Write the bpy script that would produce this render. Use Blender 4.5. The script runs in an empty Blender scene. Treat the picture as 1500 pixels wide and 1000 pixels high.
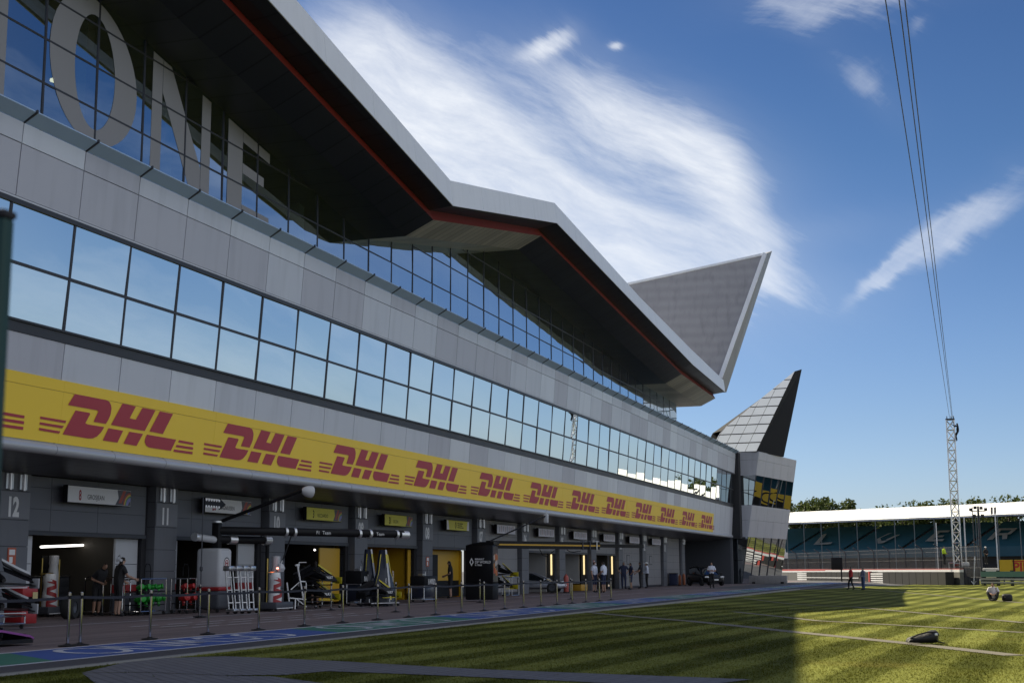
import bpy, bmesh, math, random
from mathutils import Vector, Matrix
R = math.radians
rnd = random.Random(7)
S = bpy.context.scene
COL = S.collection
def V(*a): return Vector(a)

# ------------------------------------------------------------------ camera frame
F_PX = 2083.0
HC = 1.3
_d = Vector((690.0, -332.5, F_PX)).normalized()
_a, _b = -math.sin(R(0.31)), math.cos(R(0.31))
_z = Vector((_a, _b, -(_a*_d.x+_b*_d.y)/_d.z)).normalized()
_x = _d.cross(_z)
if _x.x < 0: _x = -_x
AX = Matrix((_x, _d, _z))          # rows: world axes in camera coordinates
C0 = V(0, 0, HC)
def ray(px, py): return AX @ Vector((px-750.0, 500.0-py, F_PX))
def atX(px, py, x):
    r = ray(px, py); return C0 + r*(x/r.x)
def atY(px, py, y):
    r = ray(px, py); return C0 + r*(y/r.y)
def atZ(px, py, z=0.0):
    r = ray(px, py); return C0 + r*((z-HC)/r.z)
FX, FZ, FT = -22.88, 5.2, 0.075      # the leaning facade plane
def fx(z, off=0.0): return FX + FT*(z-FZ) + off
def atF(px, py):
    r = ray(px, py); t = (FX+FT*(HC-FZ))/(r.x-FT*r.z); return C0 + r*t
def sstep(a, b, v):
    t = max(0.0, min(1.0, (v-a)/(b-a))); return t*t*(3-2*t)
def gz(x, y): return -0.28*sstep(32, 72, y)*sstep(-14, -7, x)
def G(px, py):
    p = atZ(px, py, 0)
    for _ in range(8): p = atZ(px, py, gz(p.x, p.y))
    return p

# ------------------------------------------------------------------ materials
MATS = {}
def mat(name, col, rough=0.6, metal=0.0, var=0.12, scale=3.0, bump=0.0, bscale=20.0, spec=0.5, coat=0.0, dirt=0.0):
    if name in MATS: return MATS[name]
    m = bpy.data.materials.new(name); m.use_nodes = True
    nt = m.node_tree; b = nt.nodes['Principled BSDF']
    b.inputs['Roughness'].default_value = rough; b.inputs['Metallic'].default_value = metal
    b.inputs['Specular IOR Level'].default_value = spec; b.inputs['Coat Weight'].default_value = coat
    g = nt.nodes.new('ShaderNodeNewGeometry')
    n = nt.nodes.new('ShaderNodeTexNoise'); n.inputs['Scale'].default_value = scale
    n.inputs['Detail'].default_value = 6; n.inputs['Roughness'].default_value = 0.65
    nt.links.new(g.outputs['Position'], n.inputs['Vector'])
    mx = nt.nodes.new('ShaderNodeMix'); mx.data_type = 'RGBA'
    c = list(col)[:3]
    mx.inputs[6].default_value = [min(1, v*(1-var)) for v in c]+[1]
    mx.inputs[7].default_value = [min(1, v*(1+var)) for v in c]+[1]
    nt.links.new(n.outputs['Fac'], mx.inputs[0])
    out = mx.outputs[2]
    if dirt > 0:
        n2 = nt.nodes.new('ShaderNodeTexNoise'); n2.inputs['Scale'].default_value = scale*4; n2.inputs['Detail'].default_value = 8
        mp = nt.nodes.new('ShaderNodeMapping'); mp.inputs['Scale'].default_value = (1, 1, 0.12)
        nt.links.new(g.outputs['Position'], mp.inputs['Vector']); nt.links.new(mp.outputs[0], n2.inputs['Vector'])
        r = nt.nodes.new('ShaderNodeMapRange'); r.inputs[1].default_value = 0.5; r.inputs[2].default_value = 0.75
        r.inputs[3].default_value = 0; r.inputs[4].default_value = dirt
        nt.links.new(n2.outputs['Fac'], r.inputs[0])
        m2 = nt.nodes.new('ShaderNodeMix'); m2.data_type = 'RGBA'
        nt.links.new(r.outputs[0], m2.inputs[0]); nt.links.new(out, m2.inputs[6])
        m2.inputs[7].default_value = [v*0.45 for v in c]+[1]
        out = m2.outputs[2]
    nt.links.new(out, b.inputs['Base Color'])
    rr = nt.nodes.new('ShaderNodeMapRange'); rr.inputs[3].default_value = max(0.02, rough-0.06); rr.inputs[4].default_value = min(1, rough+0.06)
    nt.links.new(n.outputs['Fac'], rr.inputs[0]); nt.links.new(rr.outputs[0], b.inputs['Roughness'])
    if bump > 0:
        n3 = nt.nodes.new('ShaderNodeTexNoise'); n3.inputs['Scale'].default_value = bscale; n3.inputs['Detail'].default_value = 4
        nt.links.new(g.outputs['Position'], n3.inputs['Vector'])
        bp = nt.nodes.new('ShaderNodeBump'); bp.inputs['Strength'].default_value = bump; bp.inputs['Distance'].default_value = 0.02
        nt.links.new(n3.outputs['Fac'], bp.inputs['Height']); nt.links.new(bp.outputs[0], b.inputs['Normal'])
    MATS[name] = m; return m
def emit(name, col, st):
    m = bpy.data.materials.new(name); m.use_nodes = True
    b = m.node_tree.nodes['Principled BSDF']
    b.inputs['Base Color'].default_value = (*col, 1); b.inputs['Emission Color'].default_value = (*col, 1)
    b.inputs['Emission Strength'].default_value = st; MATS[name] = m; return m
def glass(name, tint, refl, see, fmin, fmax, inside=(0.012, 0.015, 0.017), wob=0.0):
    """coated glazing: a mirror coat over a pane that shows the dark room (see = how clear it is)"""
    m = bpy.data.materials.new(name); m.use_nodes = True; nt = m.node_tree
    for n in list(nt.nodes):
        if n.type != 'OUTPUT_MATERIAL': nt.nodes.remove(n)
    o = [n for n in nt.nodes if n.type == 'OUTPUT_MATERIAL'][0]
    gl = nt.nodes.new('ShaderNodeBsdfGlossy'); gl.inputs['Roughness'].default_value = 0.006; gl.inputs['Color'].default_value = (*refl, 1)
    df = nt.nodes.new('ShaderNodeBsdfDiffuse'); df.inputs['Color'].default_value = (*inside, 1)
    tr = nt.nodes.new('ShaderNodeBsdfTransparent'); tr.inputs['Color'].default_value = (*tint, 1)
    m1 = nt.nodes.new('ShaderNodeMixShader'); m1.inputs[0].default_value = see
    nt.links.new(df.outputs[0], m1.inputs[1]); nt.links.new(tr.outputs[0], m1.inputs[2])
    lw = nt.nodes.new('ShaderNodeLayerWeight'); lw.inputs['Blend'].default_value = 0.5
    r = nt.nodes.new('ShaderNodeMapRange'); r.inputs[3].default_value = fmin; r.inputs[4].default_value = fmax
    nt.links.new(lw.outputs['Facing'], r.inputs[0])
    m2 = nt.nodes.new('ShaderNodeMixShader'); nt.links.new(r.outputs[0], m2.inputs[0])
    nt.links.new(m1.outputs[0], m2.inputs[1]); nt.links.new(gl.outputs[0], m2.inputs[2])
    nt.links.new(m2.outputs[0], o.inputs[0])
    if wob:
        g = nt.nodes.new('ShaderNodeNewGeometry'); n = nt.nodes.new('ShaderNodeTexNoise')
        n.inputs['Scale'].default_value = 0.35; n.inputs['Detail'].default_value = 1
        nt.links.new(g.outputs['Position'], n.inputs['Vector'])
        bp = nt.nodes.new('ShaderNodeBump'); bp.inputs['Strength'].default_value = wob; bp.inputs['Distance'].default_value = 0.05
        nt.links.new(n.outputs['Fac'], bp.inputs['Height']); nt.links.new(bp.outputs[0], gl.inputs['Normal'])
    MATS[name] = m; return m

# ------------------------------------------------------------------ mesh builder
class MB:
    def __init__(s): s.v = []; s.f = []; s.m = []; s.sm = []
    def face(s, pts, mi=0, smooth=False):
        i = len(s.v); s.v += [Vector(p) for p in pts]; s.f.append(tuple(range(i, i+len(pts)))); s.m.append(mi); s.sm.append(smooth); return s
    def mesh(s, vs, fs, mi=0, smooth=False):
        i = len(s.v); s.v += [Vector(p) for p in vs]
        for f in fs: s.f.append(tuple(i+k for k in f)); s.m.append(mi); s.sm.append(smooth)
        return s
    def box(s, a, b, mi=0, fr=None):
        x0, y0, z0 = a; x1, y1, z1 = b
        vs = [V(x, y, z) for x in (x0, x1) for y in (y0, y1) for z in (z0, z1)]
        if fr: vs = [fr @ v for v in vs]
        return s.mesh(vs, [(0,1,3,2),(4,6,7,5),(0,4,5,1),(2,3,7,6),(0,2,6,4),(1,5,7,3)], mi)
    def bbox(s, a, b, bev=0.02, mi=0, fr=None, seg=2):
        bm = bmesh.new(); bmesh.ops.create_cube(bm, size=1)
        c = [(a[i]+b[i])/2 for i in range(3)]; d = [abs(b[i]-a[i]) for i in range(3)]
        for v in bm.verts: v.co = V(c[0]+v.co.x*d[0], c[1]+v.co.y*d[1], c[2]+v.co.z*d[2])
        bmesh.ops.bevel(bm, geom=list(bm.edges), offset=min(bev, min(d)*0.45), segments=seg, affect='EDGES', profile=0.5)
        bm.verts.index_update()
        vs = [fr @ v.co if fr else v.co.copy() for v in bm.verts]; fs = [tuple(v.index for v in f.verts) for f in bm.faces]
        bm.free(); return s.mesh(vs, fs, mi, True)
    def tube(s, pts, r, n=8, mi=0, cap=True, r1=None):
        pts = [Vector(p) for p in pts]; k = len(pts); rings = []
        up = V(0, 0, 1)
        for i, p in enumerate(pts):
            t = (pts[min(i+1, k-1)]-pts[max(i-1, 0)]).normalized()
            u = up if abs(t.dot(up)) < 0.95 else V(1, 0, 0)
            a = t.cross(u).normalized(); b = t.cross(a)
            rr = r if r1 is None else r+(r1-r)*i/(k-1)
            rings.append([p+(a*math.cos(2*math.pi*j/n)+b*math.sin(2*math.pi*j/n))*rr for j in range(n)])
        vs = [q for g in rings for q in g]; fs = []
        for i in range(k-1):
            for j in range(n):
                fs.append((i*n+j, i*n+(j+1) % n, (i+1)*n+(j+1) % n, (i+1)*n+j))
        s.mesh(vs, fs, mi, True)
        if cap:
            s.mesh(rings[0], [tuple(range(n))], mi); s.mesh(rings[-1], [tuple(range(n))], mi)
        return s
    def lathe(s, prof, n=16, mi=0, o=(0,0,0), fr=None):
        o = Vector(o); vs = []; fs = []
        for (r, z) in prof:
            for j in range(n):
                a = 2*math.pi*j/n; p = o+V(r*math.cos(a), r*math.sin(a), z); vs.append(fr @ p if fr else p)
        for i in range(len(prof)-1):
            for j in range(n): fs.append((i*n+j, i*n+(j+1) % n, (i+1)*n+(j+1) % n, (i+1)*n+j))
        return s.mesh(vs, fs, mi, True)
    def loft(s, rings, mi=0, closed=True, cap=True, smooth=True):
        n = len(rings[0]); vs = [q for g in rings for q in g]; fs = []
        for i in range(len(rings)-1):
            for j in range(n if closed else n-1):
                fs.append((i*n+j, i*n+(j+1) % n, (i+1)*n+(j+1) % n, (i+1)*n+j))
        s.mesh(vs, fs, mi, smooth)
        if cap and closed: s.mesh(rings[0], [tuple(range(n))], mi); s.mesh(rings[-1], [tuple(range(n))], mi)
        return s
    def prism(s, poly, d, mi=0, side=None):
        """planar polygon (3D points) extruded by vector d"""
        p = [Vector(q) for q in poly]; d = Vector(d); n = len(p)
        s.face([q+d for q in p], mi); s.face(p[::-1], mi if side is None else side)
        for i in range(n): s.face([p[i], p[(i+1) % n], p[(i+1) % n]+d, p[i]+d], mi if side is None else side)
        return s
    def poly2(s, pts, fn, mi=0):
        bm = bmesh.new(); vs = [bm.verts.new((p[0], p[1], 0)) for p in pts]
        f = bm.faces.new(vs); bmesh.ops.triangulate(bm, faces=[f]); bm.verts.index_update()
        s.mesh([fn(v.co.x, v.co.y) for v in bm.verts], [tuple(v.index for v in q.verts) for q in bm.faces], mi); bm.free(); return s
    def text(s, txt, size, fn, mi=0, align='CENTER', sx=1.0, bold=0.0):
        vs, fs = text2(txt, size, align, bold)
        return s.mesh([fn(a*sx, b) for a, b in vs], fs, mi)
    def build(s, name, mats, parent=None, merge=False):
        me = bpy.data.meshes.new(name)
        off = parent_origin(parent)
        me.from_pydata([v-off for v in s.v], [], s.f)
        if not isinstance(mats, (list, tuple)): mats = [mats]
        for m in mats: me.materials.append(m)
        me.polygons.foreach_set('material_index', s.m); me.polygons.foreach_set('use_smooth', s.sm)
        bm = bmesh.new(); bm.from_mesh(me)
        if merge: bmesh.ops.remove_doubles(bm, verts=bm.verts, dist=0.0005)
        bmesh.ops.recalc_face_normals(bm, faces=bm.faces)
        bm.to_mesh(me); bm.free()
        if any(s.sm):
            try: me.set_sharp_from_angle(angle=R(40))
            except Exception: pass
        me.update()
        o = bpy.data.objects.new(name, me); COL.objects.link(o)
        if parent: o.parent = parent
        return o
def parent_origin(p):
    off = V(0, 0, 0)
    while p: off += p.location; p = p.parent
    return off
_tx = {}
def text2(txt, size, align, bold):
    key = (txt, size, align, bold)
    if key not in _tx:
        cu = bpy.data.curves.new('lettering', 'FONT'); cu.body = txt; cu.size = size; cu.align_x = align; cu.offset = bold; cu.resolution_u = 3
        ob = bpy.data.objects.new('lettering', cu); COL.objects.link(ob)
        dg = bpy.context.evaluated_depsgraph_get(); dg.update()
        me = bpy.data.meshes.new_from_object(ob.evaluated_get(dg))
        _tx[key] = ([(v.co.x, v.co.y) for v in me.vertices], [tuple(p.vertices) for p in me.polygons])
        bpy.data.objects.remove(ob); bpy.data.meshes.remove(me); bpy.data.curves.remove(cu)
    return _tx[key]
def thing(name, label, cat, loc=(0, 0, 0), group=None):
    o = bpy.data.objects.new(name, None); COL.objects.link(o); o.location = Vector(loc); o.empty_display_size = 0.2
    return tag(o, label, cat, group)
def tag(o, label=None, cat=None, group=None, kind=None):
    if label: o['label'] = label
    if cat: o['category'] = cat
    if group: o['group'] = group
    if kind: o['kind'] = kind
    return o
KIDS = {}
def kids(o): return [c for c in bpy.data.objects if c.parent == o]
def copy_tree(o, parent=None):
    c = o.copy(); COL.objects.link(c); c.parent = parent
    for ch in kids(o): copy_tree(ch, c)
    return c
def put(o, loc, rz=0.0, sc=None):
    o.location = Vector(loc); o.rotation_euler = (0, 0, rz)
    if sc: o.scale = (sc, sc, sc)
    return o
ORD = ['first','second','third','fourth','fifth','sixth','seventh','eighth','ninth','tenth','eleventh','twelfth','thirteenth','fourteenth','fifteenth','sixteenth','seventeenth','eighteenth','nineteenth','twentieth','twenty-first','twenty-second','twenty-third','twenty-fourth','twenty-fifth','twenty-sixth','twenty-seventh','twenty-eighth']

# palette
M = {}
M['clad'] = mat('aluminium_panel', (0.59, 0.61, 0.68), 0.42, 0.1, 0.06, 0.5, dirt=0.22)
M['clad2'] = mat('aluminium_panel_dull', (0.50, 0.505, 0.57), 0.45, 0.1, 0.06, 0.5, dirt=0.24)
M['clad3'] = mat('aluminium_panel_pale', (0.66, 0.685, 0.75), 0.40, 0.1, 0.06, 0.5, dirt=0.20)
M['gap'] = mat('panel_joint', (0.02, 0.02, 0.025), 0.8)
M['frame'] = mat('window_frame_metal', (0.045, 0.047, 0.058), 0.45, 0.3, 0.1)
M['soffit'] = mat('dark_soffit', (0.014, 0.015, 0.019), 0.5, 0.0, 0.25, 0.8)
M['white'] = mat('white_roof_metal', (0.84, 0.86, 0.91), 0.35, 0.0, 0.04, 0.7, dirt=0.12)
M['red'] = mat('red_trim', (0.20, 0.018, 0.008), 0.5, 0.0, 0.15, 1.0)
M['nose'] = mat('pale_bullnose', (0.50, 0.51, 0.55), 0.4, 0.3, 0.05, 1.0)
M['under'] = mat('underside_metal', (0.10, 0.10, 0.115), 0.35, 0.4, 0.1, 1.5)
M['pillar'] = mat('pillar_cladding', (0.135, 0.14, 0.16), 0.5, 0.1, 0.08, 1.0, dirt=0.2)
M['shutter'] = mat('shutter_grey', (0.125, 0.13, 0.15), 0.5, 0.2, 0.08, 1.0)
M['plaque'] = mat('number_plaque', (0.18, 0.185, 0.21), 0.5)
M['paint_w'] = mat('white_paint', (0.75, 0.75, 0.76), 0.5, 0, 0.05)
M['black'] = mat('black_plastic', (0.010, 0.010, 0.012), 0.55, 0, 0.2, spec=.2)
M['gloss_black'] = mat('gloss_black', (0.008, 0.008, 0.010), 0.3, 0, 0.2, spec=.25)
M['chrome'] = mat('chrome', (0.55, 0.55, 0.57), 0.03, 1.0, 0.04)
M['steel'] = mat('brushed_steel', (0.55, 0.55, 0.57), 0.32, 1.0, 0.08)
M['alu'] = mat('bare_aluminium', (0.75, 0.76, 0.78), 0.38, 0.85, 0.06)
M['yel'] = mat('racing_yellow', (0.60, 0.50, 0.02), 0.35, 0, 0.06, coat=0.3)
M['redp'] = mat('red_paint', (0.32, 0.018, 0.02), 0.4, 0, 0.1)
M['grey_w'] = mat('pale_grey_panel', (0.52, 0.53, 0.56), 0.4, 0, 0.05)
M['dgrey'] = mat('dark_grey_panel', (0.06, 0.065, 0.08), 0.5, 0, 0.1)
M['navy'] = mat('navy_carbon', (0.014, 0.018, 0.036), 0.35, 0, 0.2, coat=0.1)
M['rubber'] = mat('rubber', (0.018, 0.018, 0.019), 0.8, 0, 0.2)
M['glow'] = emit('lamp_glow', (1.0, 0.96, 0.9), 2.2)
M['glowy'] = emit('warm_lamp_glow', (1.0, 0.74, 0.36), 1.6)
M['win'] = glass('mirror_window_glass', (0.5, 0.6, 0.6), (0.90, 0.955, 0.975), 0.0, 0.80, 0.98, wob=0.10)
M['cwin'] = glass('curtain_wall_glass', (0.55, 0.68, 0.64), (0.72, 0.84, 0.96), 0.8, 0.34, 0.94, wob=0.10)
M['cargl'] = glass('car_glass', (.4, .45, .45), (.6, .65, .7), 0.0, .06, .55)
M['twin'] = glass('tower_glass', (0.4, 0.5, 0.5), (0.72, 0.76, 0.80), 0.0, 0.45, 0.9, wob=0.05)
# ================================================================== PIT BUILDING
B = thing('pit_building', 'long grey panelled pit building with mirrored window band, jagged overhanging roof and numbered garages', 'building', (-24, 60, 0))
XW = -25.6
def PK(k): return 40.75+7.85*k
JY = [28.96+2.635*k for k in range(-8, 42)]
Y0F, Y1F = 8.0, 138.6
def fbox(mb, y0, y1, z0, z1, o0, o1, mi=0):
    vs = [V(fx(z, o), y, z) for o in (o0, o1) for y in (y0, y1) for z in (z0, z1)]
    return mb.mesh(vs, [(0,1,3,2),(4,6,7,5),(0,4,5,1),(2,3,7,6),(0,2,6,4),(1,5,7,3)], mi)
ZL, ZJ, ZWT, ZTR, ZWB, ZSB, ZBT, ZBB = 12.50, 11.97, 10.44, 8.99, 7.61, 7.30, 6.32, 4.63
# panels, with open joints over a dark backing
mb = MB(); fbox(mb, Y0F, Y1F, ZBB-0.1, ZWB+0.05, -0.35, -0.06, 3); fbox(mb, Y0F, Y1F, ZWT-0.05, ZL-0.03, -0.35, -0.06, 3)
r2 = random.Random(3)
ys = [Y0F]+[y for y in JY if Y0F < y < Y1F]+[Y1F]
for i in range(len(ys)-1):
    a, b = ys[i]+0.017, ys[i+1]-0.017
    for (z0, z1) in ((ZJ+0.012, ZL), (ZWT+0.20, ZJ-0.012), (ZBB, ZSB-0.01)):
        fbox(mb, a, b, z0, z1, -0.05, r2.uniform(-0.002, 0.002), r2.choice([0, 0, 0, 1, 1, 2]))
fbox(mb, Y0F, Y1F, ZWT+0.13, ZWT+0.18, -0.05, 0.015, 0)
mb.build('cladding', [M['clad'], M['clad2'], M['clad3'], M['gap']], B)
mb = MB(); fbox(mb, Y0F, Y1F, ZSB, ZWB-0.06, -0.05, 0.03); fbox(mb, Y0F, Y1F, ZWB-0.055, ZWB, -0.05, 0.09); fbox(mb, Y0F, Y1F, ZWT, ZWT+0.12, -0.05, 0.05)
mb.build('window_sill', M['frame'], B)
# window band, one window per bay
def jpane(mb, pts, j=0.007):
    t1, t2 = rnd.uniform(-j, j), rnd.uniform(-j, j)
    o = [t1+t2, t1-t2, -t1-t2, -t1+t2]
    mb.face([Vector(p)+V(o[i % 4], 0, 0) for i, p in enumerate(pts)])
WY = [31.49+2.635*k for k in range(-9, 42)]
WY = [y for y in WY if Y0F < y < 137.6]
for i, y in enumerate(WY):
    y1 = y+2.635 if y+2.635 < 138.3 else 138.4
    mb = MB(); fbox(mb, y-0.036, y+0.036, ZWB, ZWT, -0.2, 0.012); fbox(mb, y+0.043, y1-0.043, ZTR-0.042, ZTR+0.042, -0.2, 0.010)
    w = mb.build('window', M['frame'], B)
    mb = MB()
    for z0, z1 in ((ZWB, ZTR), (ZTR, ZWT)):
        jpane(mb, [(fx(z0, -0.012), y, z0), (fx(z0, -0.012), y1, z0), (fx(z1, -0.012), y1, z1), (fx(z1, -0.012), y, z1)], .010)
    mb.build('pane', M['win'], w)
mb = MB(); fbox(mb, Y0F, Y1F, ZWB, ZWT, -0.6, -0.4); mb.build('window_backing', M['gap'], B)
# raked parapet strip with its brackets
M['para'] = mat('parapet_glass', (0.40, 0.54, 0.74), 0.3, 0.0, 0.08, 0.8)
mb = MB()
for i in range(len(ys)-1):
    a, b = ys[i], ys[i+1]
    mb.prism([(fx(ZL, 0.0), a+.03, ZL+.01), (fx(ZL, 0.0), b-.03, ZL+.01), (fx(ZL, .36), b-.03, ZL+.23), (fx(ZL, .36), a+.03, ZL+.23)], V(-0.02, 0, 0.04))
    MB().prism([(fx(ZL, -.02), a-.03, ZL-.02), (fx(ZL, .40), a-.03, ZL+.22), (fx(ZL, .40), a-.03, ZL+.29), (fx(ZL, -.02), a-.03, ZL+.09)], V(0, .06, 0)).build('parapet_bracket', M['frame'], B)
mb.build('parapet', M['para'], B)
MB().box((-30, Y0F, ZL-.2), (fx(ZL, -.36), 138.5, ZL-.02)).build('terrace', M['dgrey'], B)

# ---- roof: sawtooth along the building
RK = [(2, 18.9, 19.6, 20.0, 20.2, 21.4), (18.4, 21.9, 22.6, 23.1, 23.35, 24.75), (57.5, 16.1, 16.74, 17.2, 17.3, 18.47), (74, 19.05, 19.72, 20.13, 20.37, 21.54),
      (95, 17.55, 18.2, 18.65, 18.95, 20.0), (113, 16.3, 17.0, 17.42, 17.75, 19.05), (128.5, 16.12, 16.78, 17.15, 17.32, 18.42)]
def rk(y, j):
    for a, b in zip(RK, RK[1:]):
        if a[0] <= y <= b[0]: return a[j]+(b[j]-a[j])*(y-a[0])/(b[0]-a[0])
    return RK[-1][j]
def plank_mat(name, col, rough, pitch):
    m = mat(name, col, rough, 0.0, 0.22, 0.9)
    nt = m.node_tree; b = nt.nodes['Principled BSDF']
    g = nt.nodes.new('ShaderNodeNewGeometry'); sx = nt.nodes.new('ShaderNodeSeparateXYZ'); nt.links.new(g.outputs['Position'], sx.inputs[0])
    d = nt.nodes.new('ShaderNodeMath'); d.operation = 'DIVIDE'; d.inputs[1].default_value = pitch; nt.links.new(sx.outputs['Y'], d.inputs[0])
    f = nt.nodes.new('ShaderNodeMath'); f.operation = 'FRACT'; nt.links.new(d.outputs[0], f.inputs[0])
    fl = nt.nodes.new('ShaderNodeMath'); fl.operation = 'FLOOR'; nt.links.new(d.outputs[0], fl.inputs[0])
    wn = nt.nodes.new('ShaderNodeTexWhiteNoise'); wn.noise_dimensions = '1D'; nt.links.new(fl.outputs[0], wn.inputs['W'])
    lt = nt.nodes.new('ShaderNodeMath'); lt.operation = 'GREATER_THAN'; lt.inputs[1].default_value = 0.06; nt.links.new(f.outputs[0], lt.inputs[0])
    mr = nt.nodes.new('ShaderNodeMapRange'); mr.inputs[3].default_value = 0.75; mr.inputs[4].default_value = 1.2; nt.links.new(wn.outputs[0], mr.inputs[0])
    mu = nt.nodes.new('ShaderNodeMath'); mu.operation = 'MULTIPLY'; nt.links.new(lt.outputs[0], mu.inputs[0]); nt.links.new(mr.outputs[0], mu.inputs[1])
    src = b.inputs['Base Color'].links[0].from_socket
    mx = nt.nodes.new('ShaderNodeMix'); mx.data_type = 'RGBA'; mx.blend_type = 'MULTIPLY'; mx.inputs[0].default_value = 1
    nt.links.new(src, mx.inputs[6]); nt.links.new(mu.outputs[0], mx.inputs[7]); nt.links.new(mx.outputs[2], b.inputs['Base Color'])
    return m
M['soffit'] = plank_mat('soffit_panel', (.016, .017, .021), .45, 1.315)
M['plank'] = plank_mat('soffit_plank', (0.36, 0.325, 0.28), 0.5, 0.75)
ms = MB(); mp = MB(); mr_ = MB(); mw = MB(); mt = MB(); mfx = MB()
for a, b in zip(RK, RK[1:]):
    rise = (a[0], b[0]) in ((2, 18.4), (57.5, 74), (113, 128.5))
    mp = MB(); ms = MB(); tgt = mp if rise else ms
    def q(x0, j0, x1, j1, mbx):
        mbx.face([(x0, a[0], a[j0]), (x0, b[0], b[j0]), (x1, b[0], b[j1]), (x1, a[0], a[j1])])
    q(-40, 1, -23.74, 1, tgt); q(-23.74, 1, -22.40, 2, tgt)
    if rise and b is not RK[-1]: mp.build('plank_soffit', M['plank'], B)
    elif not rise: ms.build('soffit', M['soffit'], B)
    q(-22.40, 2, -22.60, 3, mr_)
    q(-22.60, 3, -21.5, 4, mfx)
    for zz in (0,):
        # fascia plates with fine joints
        n = max(1, int((b[0]-a[0])/4.1))
        for i in range(n):
            t0, t1 = i/n, (i+1)/n
            ya, yb = a[0]+(b[0]-a[0])*t0+.012, a[0]+(b[0]-a[0])*t1-.012
            mw.prism([(-21.46, ya, rk(ya, 4)), (-21.46, yb, rk(yb, 4)), (-21.60, yb, rk(yb, 5)), (-21.60, ya, rk(ya, 5))], V(-.1, 0, 0))
    q(-21.5, 4, -21.62, 5, mt); mt.face([(-21.62, a[0], a[5]), (-21.62, b[0], b[5]), (-62, b[0], b[5]-.5), (-62, a[0], a[5]-.5)])
e = RK[-1]
mp.face([(-40, e[0], e[1]), (-23.74, e[0], e[1]), (-22.4, e[0], e[2]), (-22.6, e[0], e[3]), (-21.5, e[0], e[4]), (-21.62, e[0], e[5]), (-40, e[0], e[5])])
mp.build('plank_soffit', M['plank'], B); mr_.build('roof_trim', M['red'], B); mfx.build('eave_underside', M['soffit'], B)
mt.build('roof', M['white'], B); mw.build('fascia', M['white'], B)
# the great raised blade that ends the roof
def blade_mat():
    m = mat('roof_membrane', (0.33, 0.325, 0.345), 0.6, 0.0, 0.16, 0.5, dirt=0.35); nt = m.node_tree; b = nt.nodes['Principled BSDF']
    g = nt.nodes.new('ShaderNodeNewGeometry'); w = nt.nodes.new('ShaderNodeTexWave'); w.bands_direction = 'Z'; w.inputs['Scale'].default_value = 0.33
    w.inputs['Distortion'].default_value = 1.2; w.inputs['Detail'].default_value = 3
    nt.links.new(g.outputs['Position'], w.inputs['Vector']); src = b.inputs['Base Color'].links[0].from_socket
    mr = nt.nodes.new('ShaderNodeMapRange'); mr.inputs[3].default_value = .94; mr.inputs[4].default_value = 1.04; nt.links.new(w.outputs['Fac'], mr.inputs[0])
    mx = nt.nodes.new('ShaderNodeMix'); mx.data_type = 'RGBA'; mx.blend_type = 'MULTIPLY'; mx.inputs[0].default_value = 1
    nt.links.new(src, mx.inputs[6]); nt.links.new(mr.outputs[0], mx.inputs[7]); nt.links.new(mx.outputs[2], b.inputs['Base Color']); return m
M['membrane'] = blade_mat()
p1 = atY(1056.8, 553.6, 128.4); p2 = atY(1122, 371.5, 132.2); p2b = atY(1131, 367.5, 136.0); p1b = atY(1064, 574.4, 130.2)
p3 = atY(915, 417, 130.6); p3 = p3+(p3-p2)*0.6; p4 = V(p3.x, 127.6, 17.5)
mb = MB(); bk = V(-1.5, 4.5, 0)
mb.face([p1, p2, p3, p4], 0); mb.face([p2, p1, p1b, p2b], 1); mb.face([p2, p2b, p3+bk, p3], 1); mb.face([p4+bk, p3+bk, p2b, p1b], 0); mb.face([p4, p4+bk, p1b, p1], 0); mb.face([p3, p3+bk, p4+bk, p4], 0)
M['clad_b'] = M['clad']
bl = mb.build('roof_blade', [M['membrane'], mat('blade_edge_panel', (.33, .335, .36), .5, 0, .06, .5, dirt=.2)], B)
mb = MB(); nrm = (p2-p1).cross(p3-p1).normalized()
if nrm.y > 0: nrm = -nrm
ed = (p2-p1).normalized(); inw = nrm.cross(ed)
if inw.x > 0: inw = -inw
mb.prism([p1-inw*.1, p2-inw*.1, p2+inw*.28, p1+inw*.28], nrm*.14)
td = (p3-p2).normalized(); dn = nrm.cross(td)
if dn.z > 0: dn = -dn
mb.prism([p2-dn*.1+td*.3, p3-dn*.1, p3+dn*.12, p2+dn*.12+td*.3], nrm*.08)
for k in range(1, 7):
    a = p1.lerp(p2, k/7); b = p1b.lerp(p2b, k/7+.02); w = (b-a).cross(V(0, 0, 1)).normalized()
mb.build('blade_trim', M['white'], bl)

# ---- upper curtain wall
LV = [12.4, 14.25, 15.61, 16.97, 18.33, 19.69, 21.05, 22.6]
CY = [33.98+2.632*k for k in range(-9, 36)]
CY = [y for y in CY if y < 126.0]+[126.35]
for y, y1 in zip(CY, CY[1:]):
    t0, t1 = rk(y, 1)+.25, rk(y1, 1)+.25
    mb = MB(); mg = MB()
    mb.box((XW-.12, y-.04, LV[0]), (XW+.022, y+.04, t0))
    for z0, z1 in zip(LV, LV[1:]):
        if z0 >= max(t0, t1): continue
        a0, a1 = min(z1, max(t0, z0+.01)), min(z1, max(t1, z0+.01))
        jpane(mg, [(XW, y, z0), (XW, y1, z0), (XW, y1, a1), (XW, y, a0)], .006)
        if z0 > LV[0] and z0 < min(t0, t1)+.1: mb.box((XW-.1, y+.042, z0-.03), (XW+.018, y1-.042, z0+.03))
    w = mb.build('curtain_window', M['frame'], B); mg.build('pane', M['cwin'], w)
mb = MB()
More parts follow.
